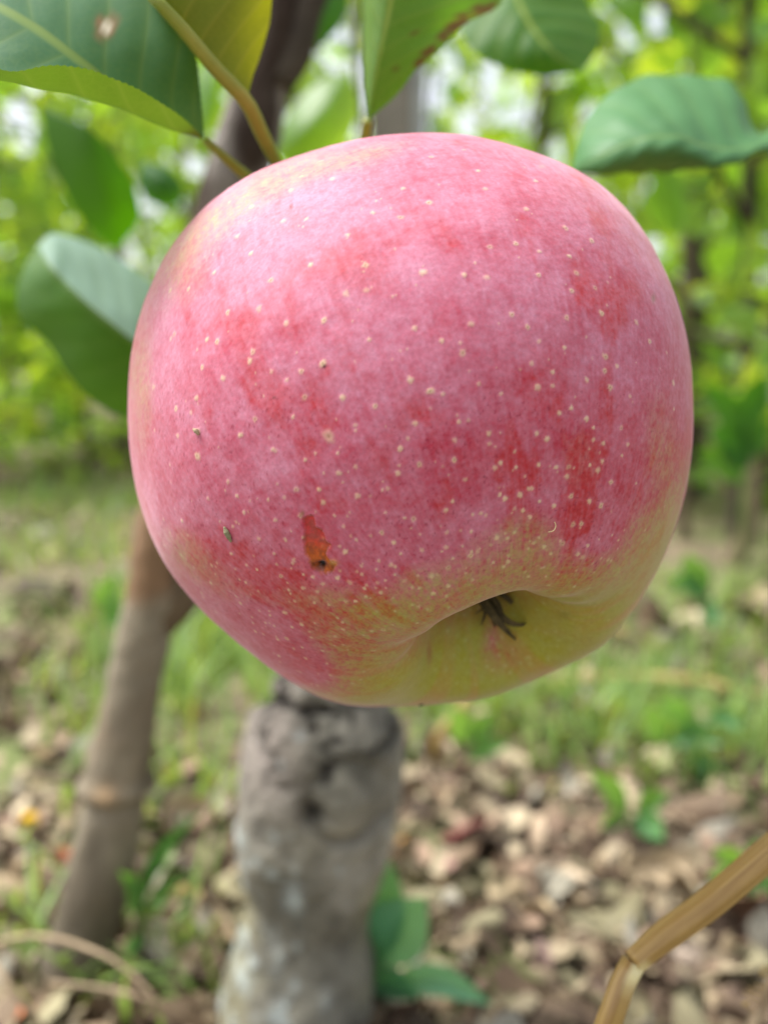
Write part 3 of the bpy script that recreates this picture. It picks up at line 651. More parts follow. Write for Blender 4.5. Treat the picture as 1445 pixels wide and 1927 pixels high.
# ------------------------------------------------------------------ near leaves (lofted over their own edge, midrib and fold lines)
def rail_leaf(name, rails, label, mat, na=48, nb=6, across=None, under=None, wave=0.0, spots=(), spots2=(), tint=.5, petiole=None, pmat=None, prad=.0012, bumpn=.00025, serr=.0):
    Rr = [Wa(resample(r, na)) for r in rails]; Rr = np.array(Rr)                  # (rails, na, 3)
    k = len(rails); across = across or list(np.linspace(-1, 1, k)); under = under or [0]*k
    tt = np.linspace(0, k-1, (k-1)*nb+1); m = len(tt)
    G = np.zeros((na, m, 3)); ks = np.arange(k)
    Tn = np.gradient(Rr, axis=0) if k > 2 else np.repeat((Rr[1:]-Rr[:1]), 2, 0)
    i = np.clip(np.floor(tt).astype(int), 0, k-2); s = (tt-i)
    for c in range(m):
        a, b = Rr[i[c]], Rr[i[c]+1]; ta, tb = Tn[i[c]]*.8, Tn[i[c]+1]*.8; q = s[c]
        G[:, c] = (2*q**3-3*q**2+1)*a+(q**3-2*q**2+q)*ta+(-2*q**3+3*q**2)*b+(q**3-q**2)*tb
    al = np.linspace(0, 1, na)[:, None]+np.zeros((1, m)); ac = np.interp(tt, ks, across)[None]+np.zeros((na, 1)); un = np.interp(tt, ks, under)[None]+np.zeros((na, 1))
    N_ = np.cross(np.gradient(G, axis=0), np.gradient(G, axis=1)); N_ /= np.linalg.norm(N_, axis=-1)[..., None]+1e-9
    ridge = np.cos((al*8-abs(ac)*1.7)*2*np.pi)*np.clip(abs(ac)*4, 0, 1)
    env = np.sin(np.pi*np.clip(al, 0, 1))
    G = G+N_*((ridge*bumpn*.3+(fbm(G*90, 3, len(label))-.5)*bumpn*3)*env)[..., None]
    if serr:
        out = G[:, 0]-G[:, 1]; out /= np.linalg.norm(out, axis=1)[:, None]+1e-9; G[:, 0] += out*(serr*((np.arange(na)*.5) % 1.0)*env[:, 0])[:, None]
        out = G[:, -1]-G[:, -2]; out /= np.linalg.norm(out, axis=1)[:, None]+1e-9; G[:, -1] += out*(serr*((np.arange(na)*.5) % 1.0)*env[:, 0])[:, None]
    P2 = W2px(G)[0]; sp = np.zeros((na, m)); sp2 = np.zeros((na, m))
    for x, y, r in spots: sp = np.maximum(sp, sst(1.25, .75, np.hypot(P2[..., 0]-x, P2[..., 1]-y)/r+(fbm(G*400, 3, 7)-.5)*.9))
    for x, y, r in spots2: sp2 = np.maximum(sp2, sst(1.25, .75, np.hypot(P2[..., 0]-x, P2[..., 1]-y)/r+(fbm(G*500, 3, 8)-.5)*.7))
    root = empty(name, G[0, 0], label, 'leaf')
    fq = gridfaces(na, m); c0 = (m-1)//(k-1)//2
    if (N_[na//2, c0]*(G[na//2, c0]-CAM0)).sum() < 0: fq = fq[:, ::-1].copy()       # upper face of the first strip towards the viewer
    mesh('blade', G.reshape(-1, 3), fq, mat, root, attrs={'along': al, 'across': ac, 'under': un, 'spot': sp, 'spot2': sp2, 'tint': al*0+tint})
    if petiole is not None:
        P = [Wa(p) for p in petiole]; tube('petiole', P, prad if np.ndim(prad) else [prad*.9, prad, prad*1.1], pmat or M['petiole_green'], root, n=30, ns=12)
    return root

# dark green leaf, cut by the left edge of the picture, its lower edge curled up
rail_leaf('apple_leaf', [
    [(385, 262, .137), (378, 190, .134), (366, 100, .134), (336, 30, .136), (270, -50, .14), (120, -130, .144), (-200, -100, .134)],
    [(385, 262, .137), (300, 212, .130), (230, 168, .126), (150, 112, .123), (70, 52, .122), (-40, -10, .123), (-200, -100, .134)],
    [(385, 262, .137), (335, 248, .129), (250, 214, .120), (130, 178, .115), (0, 146, .112), (-90, 110, .113), (-200, -100, .134)],
    [(385, 262, .137), (352, 228, .1275), (300, 192, .1185), (215, 150, .1125), (130, 124, .1085), (0, 126, .106), (-90, 80, .109), (-200, -100, .134)]],
    'large dark green leaf with a brown-rimmed hole-like spot, at the top left corner', M['leaf_top'], na=110, nb=12, across=[-1, 0, .55, 1], under=[0, 0, 0, 0],
    spots=[(198, 50, 22)], spots2=[(199, 52, 11)], serr=.0007, petiole=[(385, 262, .137), (430, 302, .139), (462, 330, .146), (520, 380, .16), (575, 415, .17)], prad=[.0006, .0009, .0010, .0011, .0012], pmat=M['petiole'])
# yellow-olive leaf
rail_leaf('apple_leaf', [
    [(465, 192, .130), (395, 122, .138), (335, 50, .145), (285, -20, .15), (215, -160, .13)],
    [(465, 192, .130), (400, 122, .126), (345, 55, .123), (290, -8, .121), (215, -160, .13)],
    [(465, 192, .130), (474, 150, .133), (492, 95, .135), (508, 30, .136), (512, -40, .135), (440, -130, .132), (215, -160, .13)]],
    'yellow-olive leaf with a thick yellow midrib, at the top beside the dark leaf', M['leaf_olive'], na=70, nb=12, under=[1, 1, 1], tint=.7,
    petiole=[(285, -10, .1195), (345, 55, .1215), (400, 122, .1245), (463, 190, .1285), (490, 245, .134), (516, 297, .142), (560, 370, .16), (590, 420, .17)], pmat=M['petiole'], prad=[.0008, .0010, .0011, .0011, .0009, .001, .0012, .0014])
# leaf with a scorched edge
rail_leaf('apple_leaf', [
    [(692, 225, .150), (686, 150, .152), (684, 60, .155), (684, -20, .155), (700, -100, .15), (750, -170, .145)],
    [(692, 225, .150), (703, 165, .147), (716, 95, .144), (732, 20, .142), (745, -60, .141), (750, -170, .145)],
    [(692, 225, .150), (742, 182, .149), (785, 128, .147), (828, 92, .147), (872, 46, .148), (942, 4, .150), (915, -100, .15), (750, -170, .145)]],
    'bright green leaf with a ragged scorched brown edge, hanging above the top of the apple', M['leaf_mid'], na=80, nb=14, under=[1, 1, 1], tint=.4, serr=.0009,
    spots=[(790, 118, 11), (800, 100, 9), (812, 92, 8), (835, 68, 12), (850, 50, 12), (872, 36, 15), (900, 20, 14), (925, 12, 12), (780, 60, 5), (745, 130, 5)],
    petiole=[(692, 225, .150), (688, 250, .152), (686, 300, .16)], pmat=M['petiole'], prad=.0010)
rail_leaf('apple_leaf', [
    [(930, -120, .25), (862, 15, .235), (880, 80, .225), (940, 122, .222), (1010, 140, .222), (1092, 134, .225)],
    [(930, -120, .25), (965, -20, .228), (1000, 50, .22), (1040, 100, .218), (1092, 134, .225)],
    [(930, -120, .25), (1050, -60, .24), (1105, 0, .238), (1130, 50, .235), (1120, 100, .23), (1092, 134, .225)]],
    'blurred broad green leaf at the top edge, right of the scorched leaf', M['leaf_mid'], na=60, nb=10, tint=.3, serr=.0012, bumpn=.0008)
rail_leaf('apple_leaf', [
    [(1500, 200, .19), (1425, 248, .186), (1408, 225, .186), (1400, 190, .186), (1368, 150, .188), (1300, 138, .19), (1215, 144, .19), (1138, 185, .186), (1092, 250, .182), (1076, 322, .178)],
    [(1500, 240, .182), (1430, 262, .176), (1390, 262, .174), (1330, 250, .172), (1270, 235, .170), (1200, 235, .170), (1140, 265, .171), (1100, 295, .174), (1076, 322, .178)],
    [(1500, 270, .18), (1430, 282, .173), (1380, 303, .170), (1330, 304, .168), (1290, 287, .167), (1235, 287, .167), (1170, 306, .169), (1120, 320, .172), (1076, 322, .178)],
    [(1500, 290, .186), (1430, 290, .18), (1390, 306, .179), (1330, 315, .178), (1270, 322, .178), (1200, 326, .178), (1130, 330, .178), (1076, 323, .179)]],
    'dome-shaped blue-green leaf beside the upper right of the apple, its lower edge rolled under', M['leaf_dome'], na=70, nb=9, across=[-1, -.3, .5, 1], under=[0, 0, 0, 1], tint=.7, serr=.0009, bumpn=.0007, petiole=[(1500, 250, .182), (1560, 235, .19), (1640, 200, .20), (1720, 130, .21)], prad=.001)
rail_leaf('apple_leaf', [
    [(78, 205, .27), (92, 280, .272), (130, 370, .275), (180, 440, .278), (218, 470, .28)],
    [(78, 205, .27), (135, 240, .262), (180, 320, .262), (212, 400, .268), (218, 470, .28)],
    [(78, 205, .27), (158, 235, .26), (215, 290, .262), (252, 350, .266), (262, 410, .27), (218, 470, .28)]],
    'soft bright green leaf hanging point down at the left, below the curled leaf', M['leaf_hang'], na=40, under=[1, 1, 1], tint=.3)
rail_leaf('apple_leaf', [
    [(400, 690, .24), (340, 600, .235), (272, 522, .232), (215, 482, .232), (150, 450, .232), (95, 440, .232), (70, 462, .228)],
    [(400, 700, .225), (330, 650, .22), (262, 580, .216), (198, 535, .216), (136, 490, .217), (90, 464, .22), (70, 462, .228)],
    [(400, 702, .22), (330, 692, .208), (250, 634, .203), (185, 582, .203), (125, 527, .206), (88, 486, .212), (70, 462, .228)],
    [(400, 706, .22), (330, 704, .208), (245, 648, .203), (178, 596, .203), (119, 541, .206), (84, 496, .212), (70, 462, .228)],
    [(400, 720, .215), (330, 770, .212), (222, 780, .212), (150, 732, .213), (85, 640, .215), (35, 588, .217), (45, 505, .22), (70, 462, .228)]],
    'big folded leaf touching the apple on its left, pale sheen above, deep green below', M['leaf_fold'], na=50, nb=9, across=[-1, -.5, -.04, .04, 1], under=[1, 1, 1, 0, 0], tint=.35)
rail_leaf('apple_leaf', [
    [(272, 300, .40), (258, 340, .40), (290, 385, .40), (338, 388, .40)], [(272, 300, .40), (305, 335, .39), (338, 388, .40)], [(272, 300, .40), (322, 320, .40), (345, 350, .40), (338, 388, .40)]],
    'small dark green leaf out of focus between the left leaves and the apple', M['leaf_blur'], na=20, tint=.1)
rail_leaf('apple_leaf', [
    [(600, 90, .33), (545, 60, .335), (528, 0, .34), (545, -90, .34)], [(600, 90, .33), (590, 20, .325), (545, -90, .34)], [(600, 90, .33), (645, 40, .33), (655, -20, .33), (600, -90, .335), (545, -90, .34)]],
    'dark green leaf behind the fork of the trunk at the top edge', M['leaf_blur'], na=20, tint=.3, petiole=[(600, 90, .33), (575, 85, .335), (545, 95, .34)])
rail_leaf('apple_leaf', [
    [(660, 130, .40), (590, 160, .40), (540, 215, .40), (515, 290, .40)], [(660, 130, .40), (620, 200, .39), (560, 260, .39), (515, 290, .40)], [(660, 130, .40), (675, 210, .40), (640, 280, .40), (560, 320, .40), (515, 290, .40)]],
    'light green leaf out of focus just above the apple, right of the leaning trunk', M['leaf_bg'], na=20, tint=.4)
rail_leaf('apple_leaf', [
    [(395, 95, .42), (368, 150, .42), (372, 220, .42), (388, 262, .42)], [(395, 95, .42), (395, 180, .41), (388, 262, .42)], [(395, 95, .42), (415, 150, .42), (412, 220, .42), (388, 262, .42)]],
    'narrow pale green leaf squeezed between the dark leaf and the trunk', M['leaf_bg'], na=20, tint=.3)

# ------------------------------------------------------------------ dry bent stem in front
def straw():
    root = empty('broken_straw', W(1150, 1960, .135), 'bent tan dry stem with a pale kink, crossing the lower right corner', 'dry stem')
    kx = W(1192, 1812, .1265)
    up = resample(np.array([W(1900, 1250, .16), W(1700, 1410, .145), W(1560, 1515, .135), W(1445, 1608, .130), W(1330, 1705, .128), W(1235, 1775, .127), kx]), 90)
    r1 = np.interp(np.linspace(0, 1, 90), [0, .6, .93, 1], [31, 30, 27, 22])/F*.127
    lo = resample(np.array([kx, W(1172, 1850, .126), W(1158, 1890, .125), W(1140, 1940, .125), W(1100, 2060, .126), W(1010, 2500, .150), W(960, 2900, .165)]), 80)
    r2 = np.interp(np.linspace(0, 1, 80), [0, .1, 1], [22, 24, 30])/F*.125
    def sm():
        m, nt, N, L = newmat('straw_stem'); tc = N.new('ShaderNodeTexCoord').outputs['Object']
        g = attr(N, 'along'); a = attr(N, 'round')
        v = N.new('ShaderNodeCombineXYZ'); L.new(math_(N, L, 'MULTIPLY', a, 9.0), v.inputs[0]); L.new(math_(N, L, 'MULTIPLY', g, .35), v.inputs[1])
        n_ = noise(N, L, v.outputs[0], 1.0, 6, .6); n2 = noise(N, L, tc, 70, 3)
        c = ramp(N, L, n_, [(.3, srgb(130, 96, 46)), (.5, srgb(165, 132, 74)), (.7, srgb(192, 162, 100))])
        c = mixrgb(N, L, ramp(N, L, n2, [(.5, 0.), (.7, .5)]), c, srgb(150, 98, 56))
        c = mixrgb(N, L, attr(N, 'pale'), c, srgb(232, 218, 165))
        p = N.new('ShaderNodeBsdfPrincipled'); L.new(c, p.inputs['Base Color']); p.inputs['Roughness'].default_value = .42
        L.new(bump(N, L, n_, .5, .0004), p.inputs['Normal']); o = N.new('ShaderNodeOutputMaterial'); L.new(p.outputs[0], o.inputs[0]); return m
    mt = sm()
    for nm, P, r, pl in (('upper_stalk', up, r1, lambda t: sst(.975, 1.0, t)), ('lower_stalk', lo, r2, lambda t: sst(.035, .008, t))):
        ns = 40; V, Fq, cap = tube_geo(P, r, ns); a = np.tile(np.linspace(0, 2*np.pi, ns, endpoint=False), len(P)); t = np.repeat(np.linspace(0, 1, len(P)), ns)
        V[:len(t)] += 0
        rd = np.cos(a*7)*.035+np.cos(a*3+1)*.05
        ctr = np.repeat(P, ns, 0); V[:len(t)] = ctr+(V[:len(t)]-ctr)*(1+rd)[:, None]
        e = np.zeros(2)
        mesh(nm, V, Fq.tolist()+cap.tolist(), mt, root, attrs={'along': np.r_[t*(8 if nm == 'upper_stalk' else 4), e], 'round': np.r_[np.cos(a)*.5+np.sin(a)*.35, e], 'pale': np.r_[pl(t)*sst(-.2, .5, np.cos(a-2.2)), e]})
straw()
fr = empty('frayed_twig', W(1445, 1900, .16), 'frayed pale dead twig poking in at the bottom right corner', 'twig')
tube('stem', [W(1405, 1960, .165), W(1436, 1890, .165), W(1458, 1840, .165), W(1500, 1780, .168)], [.0008, .0010, .0012, .0014], M['twig'], fr, n=20, ns=10, rough=.5, seed=3, roughscale=300)
for q in range(7):
    x, y = 1418+q*6, 1905-q*12
    tube('fibre', [W(x, y, .165), W(x-12+random.uniform(-6, 4), y-6+random.uniform(-8, 8), .163), W(x-20+random.uniform(-8, 8), y+random.uniform(-14, 10), .162)], .0002, M['straw'], fr, n=8, ns=6)

# ------------------------------------------------------------------ leafy crowns of the orchard behind
def leaf_cloud(P, D, size, seed):
    """many small folded, bent leaves at points P pointing along D; returns vertices, quads, tint"""
    r = np.random.default_rng(seed); n = len(P)
    D = D/np.linalg.norm(D, axis=1)[:, None]; up = r.normal(size=(n, 3)); up[:, 2] = abs(up[:, 2])+.5
    S = np.cross(D, up); S /= np.linalg.norm(S, axis=1)[:, None]; Nn = np.cross(S, D)
    u = np.array([0, .22, .5, .78, 1.0]); wv = np.array([.03, .30, .40, .27, .0])
    L = size*r.uniform(.65, 1.25, n); fold = r.uniform(.05, .5, n); bend = r.uniform(-.1, .45, n)
    V = np.zeros((n, 5, 3, 3))
    for i in range(5):
        c = P+D*(L*u[i])[:, None]-Nn*(L*bend*u[i]**2)[:, None]
        for j, sg in enumerate((-1, 0, 1)):
            V[:, i, j] = c+S*(sg*wv[i]*L)[:, None]+Nn*(abs(sg)*wv[i]*L*fold)[:, None]
    q = gridfaces(5, 3); Fq = (q[None]+(np.arange(n)*15)[:, None, None]).reshape(-1, 4)
    tint = np.repeat(r.random(n), 15)
    return V.reshape(-1, 3), Fq, tint
def make_crown_tree(seed, height=1.7, spread=.5, low=.10, nleaf=270, lsize=.080):
    """trunk, limbs and crown at the origin; leaves sit in clumps along the limbs with gaps between"""
    r = np.random.default_rng(seed); root = empty('orchard_tree', (0, 0, 0))
    h = height; pts = np.array([[0, 0, -.05], [.01, .01, h*.2], [.03*r.normal(), .03*r.normal(), h*.5], [.05*r.normal(), .05*r.normal(), h*.8], [.06*r.normal(), .06*r.normal(), h]])
    tp = resample(pts, 30); V, Fq, cap = tube_geo(tp, np.linspace(.015, .005, 30), 12, .2, seed, 25)
    Vs, Fs = [V], (Fq.tolist()+cap.tolist()); off = len(V); tips = []
    for b in range(13):
        t = low/h+(1-low/h)*(b+.5)/13; i = int(np.clip(t*29, 0, 28)); a = r.uniform(0, 2*np.pi)
        Lb = spread*r.uniform(.5, 1.1)*(1.15-.5*t); d = np.array([math.cos(a), math.sin(a), r.uniform(-.15, .5)])
        e = tp[i]+d*Lb; m_ = tp[i]+d*Lb*.5+np.array([0, 0, .04]); bp = resample(np.array([tp[i], m_, e]), 10)
        V, Fq, cap = tube_geo(bp, np.linspace(.008, .002, 10), 6); Vs.append(V); Fs += (Fq+off).tolist()+(cap+off).tolist(); off += len(V); tips.append(bp)
    mesh('trunk', np.vstack(Vs), Fs, M['bark_far'], root)
    P, D = [], []
    for bp in tips:
        k = int(nleaf/13)
        for q in range(k):
            c = bp[min(9, int(10*r.random()**.6))]; o_ = r.normal(size=3)*np.array([.055, .055, .06]); P.append(c+o_); D.append(o_+np.array([0, 0, -.03])+r.normal(size=3)*.02)
    V, Fq, tint = leaf_cloud(np.array(P), np.array(D), lsize, seed)
    mesh('crown', V, Fq, M['leaf_bg'], root, attrs={'tint': tint, 'under': tint*0})
    return root
def copy_tree(o, parent=None):
    c = o.copy(); COL.objects.link(c); c.parent = parent
    for ch in list(o.children): copy_tree(ch, c)
    return c
protos = [make_crown_tree(s_) for s_ in (501, 502, 503, 504)]
used = [False]*4
def place(i, px, dist, rz, sc, label, tag_group='leafy apple trees of the orchard behind'):
    x = (px-CX)/F*dist*1.0/cp
    if not used[i]: o = protos[i]; used[i] = True
    else: o = copy_tree(protos[i])
    o.location = (x, dist, ground_h(np.array(x), np.array(dist))); o.rotation_euler = (0, 0, rz); o.scale = (sc, sc, sc)
    tag(o, label, 'tree', tag_group); return o
TREES = [
    (0, 1385, 1.05, .3, .72, 'nearest leafy sapling, its dark stem rising from the ground right of the apple'),
    (1, 1310, 1.35, 1.9, .9, 'leafy sapling whose thin brown stem shows just right of the apple'),
    (2, 1000, 1.75, 2.6, 1.0, 'apple tree directly behind the apple with bright leaves over its top right'),
    (3, 1560, 1.7, 4.0, 1.0, 'leafy tree at the right edge of the picture, behind the nearest sapling'),
    (0, 240, 1.95, 5.2, .95, 'left orchard tree whose dark stem meets the ground just left of the apple'),
    (1, 140, 2.3, 3.3, 1.05, 'left orchard tree with a dark stem foot below the big folded leaf'),
    (2, -120, 1.7, .8, .9, 'leafy tree at the left edge of the picture behind the curled dark leaf'),
    (2, 1480, 1.0, 1.2, .5, 'low bushy sapling at the right edge, foliage reaching the ground'),
    (1, 175, 1.55, 2.0, .38, 'low bush between the big folded leaf and the ground, left of the apple'),
    (2, -70, 1.4, 3.0, .42, 'low bush cut by the left edge of the picture'),
    (1, 1430, 1.45, 5.0, .55, 'low bush behind the dark curved stem at the right'),
    (3, 1270, 1.25, 2.2, .5, 'low bushy sapling hidden half behind the right side of the apple'),
    (0, 30, 1.75, 4.4, .42, 'low bushy sapling at the left edge below the big folded leaf'),
    (1, 290, 2.3, 4.4, .5, 'low bush partly hidden by the left side of the apple'),
    (3, 560, 2.3, 1.0, 1.1, 'leafy tree behind the leaning trunk above the apple'),
]
for a_ in TREES: place(*a_)
far = [(i % 4, px, d) for i, (px, d) in enumerate([(820, 2.6), (1180, 2.5), (1480, 2.7), (-80, 3.1), (380, 3.2), (960, 3.4), (1320, 3.5), (1650, 3.3), (160, 4.2), (650, 4.3), (1120, 4.4), (1540, 4.6), (-200, 4.8), (430, 5.5), (900, 5.7), (1350, 5.9), (1800, 5.5), (-450, 6), (-650, 3.0), (-900, 4.2), (2100, 3.4)])]
for n_, (i, px, d) in enumerate(far):
    place(i, px, d, n_*1.7, (1.15+.06*d) if px < 700 else (.50+.10*d), 'blurred leafy orchard tree in the deep background behind the nearer trees', 'distant orchard trees')

# ------------------------------------------------------------------ leaf litter, grass, weeds
def gz(x, y): return ground_h(np.asarray(x, float), np.asarray(y, float))
def crumpled(n, size, seed, x, y, lift=.0):
    """curled dry leaves lying about; one open shell of 5x7 vertices each"""
    r = np.random.default_rng(seed); u = np.linspace(0, 1, 7)[:, None]; v = np.linspace(-1, 1, 5)[None]
    Wd = np.sin(np.pi*(u*.94+.03))**.7*.36
    L = size*r.uniform(.5, 1.3, n); cu = r.uniform(.3, 2.6, n)*np.where(r.random(n) < .75, 1, -1); cv = r.uniform(-1.5, 2.4, n)
    base = np.zeros((n, 7, 5, 3)); U = u+0*v; Vv = v*Wd+r.normal(size=(n, 7, 5))*.035
    ang = Vv*cu[:, None, None]*2.2; rad = 1/(cu*2.2)[:, None, None]
    xx = np.sin(ang)*rad; zz = (1-np.cos(ang))*rad
    th = (U-.5)*cv[:, None, None]; rr = 1/np.where(abs(cv) < .05, .05, cv)[:, None, None]
    yy = np.sin(th)*rr; zz = zz+(1-np.cos(th))*rr+r.normal(size=(n, 7, 5))*.03
    base = np.stack([xx, yy, zz], -1)*L[:, None, None, None]
    a = r.uniform(0, 2*np.pi, n); ti = r.normal(size=n)*.55; t2 = r.normal(size=n)*.5+np.where(r.random(n) < .4, np.pi, 0)
    def rot(B, A, i, j):
        c, s_ = np.cos(A)[:, None, None], np.sin(A)[:, None, None]; o = B.copy(); o[..., i] = B[..., i]*c-B[..., j]*s_; o[..., j] = B[..., i]*s_+B[..., j]*c; return o
    base = rot(rot(rot(base, ti, 0, 2), t2, 1, 2), a, 0, 1)
    base[..., 2] -= np.quantile(base[..., 2], .2, axis=(1, 2))[:, None, None]
    P = np.stack([x, y, gz(x, y)+lift], -1); V = base+P[:, None, None]
    Fq = (gridfaces(7, 5)[None]+(np.arange(n)*35)[:, None, None]).reshape(-1, 4)
    return V.reshape(-1, 3), Fq
PAL = np.array([srgb(140, 120, 98), srgb(166, 148, 120), srgb(112, 94, 76), srgb(188, 172, 144), srgb(96, 78, 62), srgb(152, 128, 108), srgb(144, 136, 106), srgb(78, 64, 52), srgb(176, 160, 132), srgb(158, 152, 136)])
def litter():
    r = np.random.default_rng(77)
    def pts(n, y0, y1, xw):
        y = y0+(y1-y0)*r.random(n)**1.3; x = (r.random(n)-.5)*2*(y*xw+.12); return x, y
    Vs, Fs, Cs = [], [], []; off = 0
    for n, y0, y1, xw, sz, seed in ((4200, .16, .62, .52, .014, 1), (1500, .22, .8, .52, .023, 2), (2600, .55, 1.7, .5, .030, 3), (1500, 1.4, 4.0, .5, .06, 4)):
        x, y = pts(n, y0, y1, xw); keep = (fbm(np.stack([x*3, y*3, 0*x], -1), 3, 9) > .40+.08*r.random(n)); x, y = x[keep], y[keep]
        V, Fq = crumpled(len(x), sz, seed, x, y, r.uniform(0, .006, len(x))); c = PAL[r.integers(0, len(PAL), len(x))]*r.uniform(.75, 1.2, (len(x), 1))
        red = r.random(len(x)) < .0; c[red] = srgb(150, 62, 52); yel = r.random(len(x)) < .0; c[yel] = srgb(206, 160, 70)
        Vs.append(V); Fs.append(Fq+off); off += len(V); Cs.append(np.repeat(c, 35, 0))
    o = mesh('leaf_litter', np.vstack(Vs), np.vstack(Fs), M['dead'], cols=np.vstack(Cs)); tag(o, 'crumpled tan and brown dead leaves covering the ground', 'leaf litter', kind='stuff')
litter()
def grass():
    r = np.random.default_rng(99); Vs, Fs, T = [], [], []; off = 0
    def blades(n, cx, cy, sx, sy, h, w):
        nonlocal off
        x = cx+r.normal(size=n)*sx; y = cy+r.normal(size=n)*sy; hh = h*r.uniform(.5, 1.3, n); a = r.uniform(0, 2*np.pi, n); ln = r.uniform(.1, 1.1, n)
        t = np.linspace(0, 1, 5); P0 = np.stack([x, y, gz(x, y)], -1); dirn = np.stack([np.cos(a), np.sin(a), 0*a], -1); sd_ = np.stack([-np.sin(a), np.cos(a), 0*a], -1)
        V = np.zeros((n, 5, 2, 3))
        for i, q in enumerate(t):
            c = P0+dirn*(hh*ln*q**1.8)[:, None]; c[:, 2] += hh*(q-.35*ln*q*q)
            ww = w*(1-q**1.5)*.5+.0001
            V[:, i, 0] = c-sd_*ww; V[:, i, 1] = c+sd_*ww
        Vs.append(V.reshape(-1, 3)); Fs.append((gridfaces(5, 2)[None]+(np.arange(n)*10)[:, None, None]).reshape(-1, 4)+off); off += n*10; T.append(np.repeat(r.random(n), 10))
    c = W(420, 1230, .80); blades(1500, c[0], .74, .05, .12, .045, .004)
    for px, d, n in ((200, 1.3, 200), (120, 1.0, 220), (60, 1.6, 260), (1000, .62, 260), (1250, .55, 260), (1160, .50, 220), (1340, .48, 240), (1350, .75, 120), (960, .9, 160), (880, .55, 200), (280, .42, 60), (1430, .6, 250), (100, .30, 50), (330, .3, 40)):
        blades(n, (px-CX)/F*d/cp, d, .05*d+.01, .07*d, .035, .0035)
    x_ = r.uniform(-2.5, 2.5, 60); y_ = r.uniform(1.2, 6, 60)
    for a, b in zip(x_, y_): blades(160, a, b, .12, .15, .05, .006)
    o = mesh('grass', np.vstack(Vs), np.vstack(Fs), M['grass'], attrs={'tint': np.concatenate(T), 'under': np.zeros(off)}); tag(o, 'low green grass growing between the dead leaves', 'grass', kind='stuff')
grass()

# ------------------------------------------------------------------ single things one can make out on the ground
def gd(py): return CAMH/((py-CY)/F*cp+sp_)          # depth at which a sight line through this photo row meets level ground
def gxy(px, py):
    p = W(px, py, gd(py)); return p[0], p[1]
def fallen(px, py, size, col, label, seed, group=None, lift=.004):
    x, y = gxy(px, py); V, Fq = crumpled(1, size, seed, np.array([x]), np.array([y]), lift)
    V = V.reshape(7, 5, 3); n1 = 7
    # denser surface from the coarse one so that the curl is smooth
    A = np.array([resample(V[:, j], 25) for j in range(5)]).transpose(1, 0, 2); A = np.array([resample(A[i], 17) for i in range(25)])
    A = A+(fbm(A*160, 3, seed)-.5)[..., None]*np.array([0, 0, .004])
    u = np.linspace(0, 1, 25)[:, None]; v = abs(np.linspace(-1, 1, 17))[None]
    vein = np.clip(1-v*9, 0, 1)+.5*np.clip(1-abs(((u*7-v*1.6) % 1)-.5)*9, 0, 1)
    c = np.asarray(col)[None, None]*(1-.25*vein[..., None])*(.8+.5*fbm(A*90, 3, seed+1))[..., None]
    o = mesh('fallen_leaf', A, gridfaces(25, 17), M['dead'], origin=A[0, 8], cols=c.reshape(-1, 3))
    return tag(o, label, 'fallen leaf', group)
FL = [
    (760, 1615, .022, (205, 150, 80), 'orange-tan fallen leaf just right of the thick trunk, halfway down'),
    (62, 1560, .020, (222, 172, 30), 'bright yellow fallen leaf at the left edge beside the slim trunk'),
    (120, 1640, .018, (200, 120, 78), 'salmon-orange fallen leaf below the bright yellow one'),
    (330, 1455, .032, (182, 148, 128), 'largest pinkish-tan curled leaf between the two trunks'),
    (370, 1375, .026, (165, 120, 105), 'reddish-brown curled leaf on top of the pile between the trunks'),
    (335, 1700, .018, (196, 158, 110), 'tan-orange fallen leaf low between the two trunks'),
    (945, 1515, .022, (178, 196, 92), 'pale yellow-green fallen leaf right of the thick trunk'),
    (1078, 1700, .018, (196, 176, 150), 'pale beige leaf curled upright into a cone in the litter'),
    (1012, 1745, .016, (204, 182, 146), 'cream curled leaf left of the upright cone-shaped one'),
    (945, 1735, .014, (196, 176, 140), 'small cream curled leaf left of two paler ones'),
    (850, 1660, .026, (156, 120, 112), 'mauve-brown leaf beside the orange-tan one'),
    (1000, 1590, .024, (186, 164, 138), 'light tan leaf in the middle of the litter on the right'),
    (880, 1590, .02, (112, 62, 56), 'dark red fallen leaf in a shaded gap of the litter'),
    (1290, 1740, .022, (190, 176, 148), 'grey-beige leaf under the dry bent stem'),
    (1390, 1800, .034, (128, 98, 76), 'dark brown hollow leaf in the lower right corner'),
    (1290, 1880, .024, (186, 168, 150), 'greyish leaf just right of the kink of the dry stem'),
    (1010, 1860, .022, (168, 140, 128), 'rosy grey leaf left of the foot of the dry stem'),
    (840, 1905, .016, (206, 180, 140), 'small pale tan leaf at the bottom edge, centre'),
    (120, 1195, .05, (200, 168, 140), 'pale pinkish leaf lying left of the slim trunk, far back'),
    (60, 1130, .05, (176, 162, 150), 'greyish flat leaf left of the slim trunk, at the picture edge'),
    (80, 1440, .028, (170, 148, 112), 'olive-tan curled leaf left of the ring on the slim trunk'),
    (1000, 1335, .04, (196, 150, 112), 'orange-tan leaf on the ground right below the apple'),
    (1120, 1340, .04, (178, 164, 156), 'pinkish grey leaf right below the apple'),
]
for i_, (px, py, sz, c_, lb) in enumerate(FL): fallen(px, py, sz, srgb(*c_)*.9, lb, 900+i_)
fallen(30, 1915, .016, srgb(196, 110, 70), 'narrow rusty orange sliver of leaf in the bottom left corner', 977)

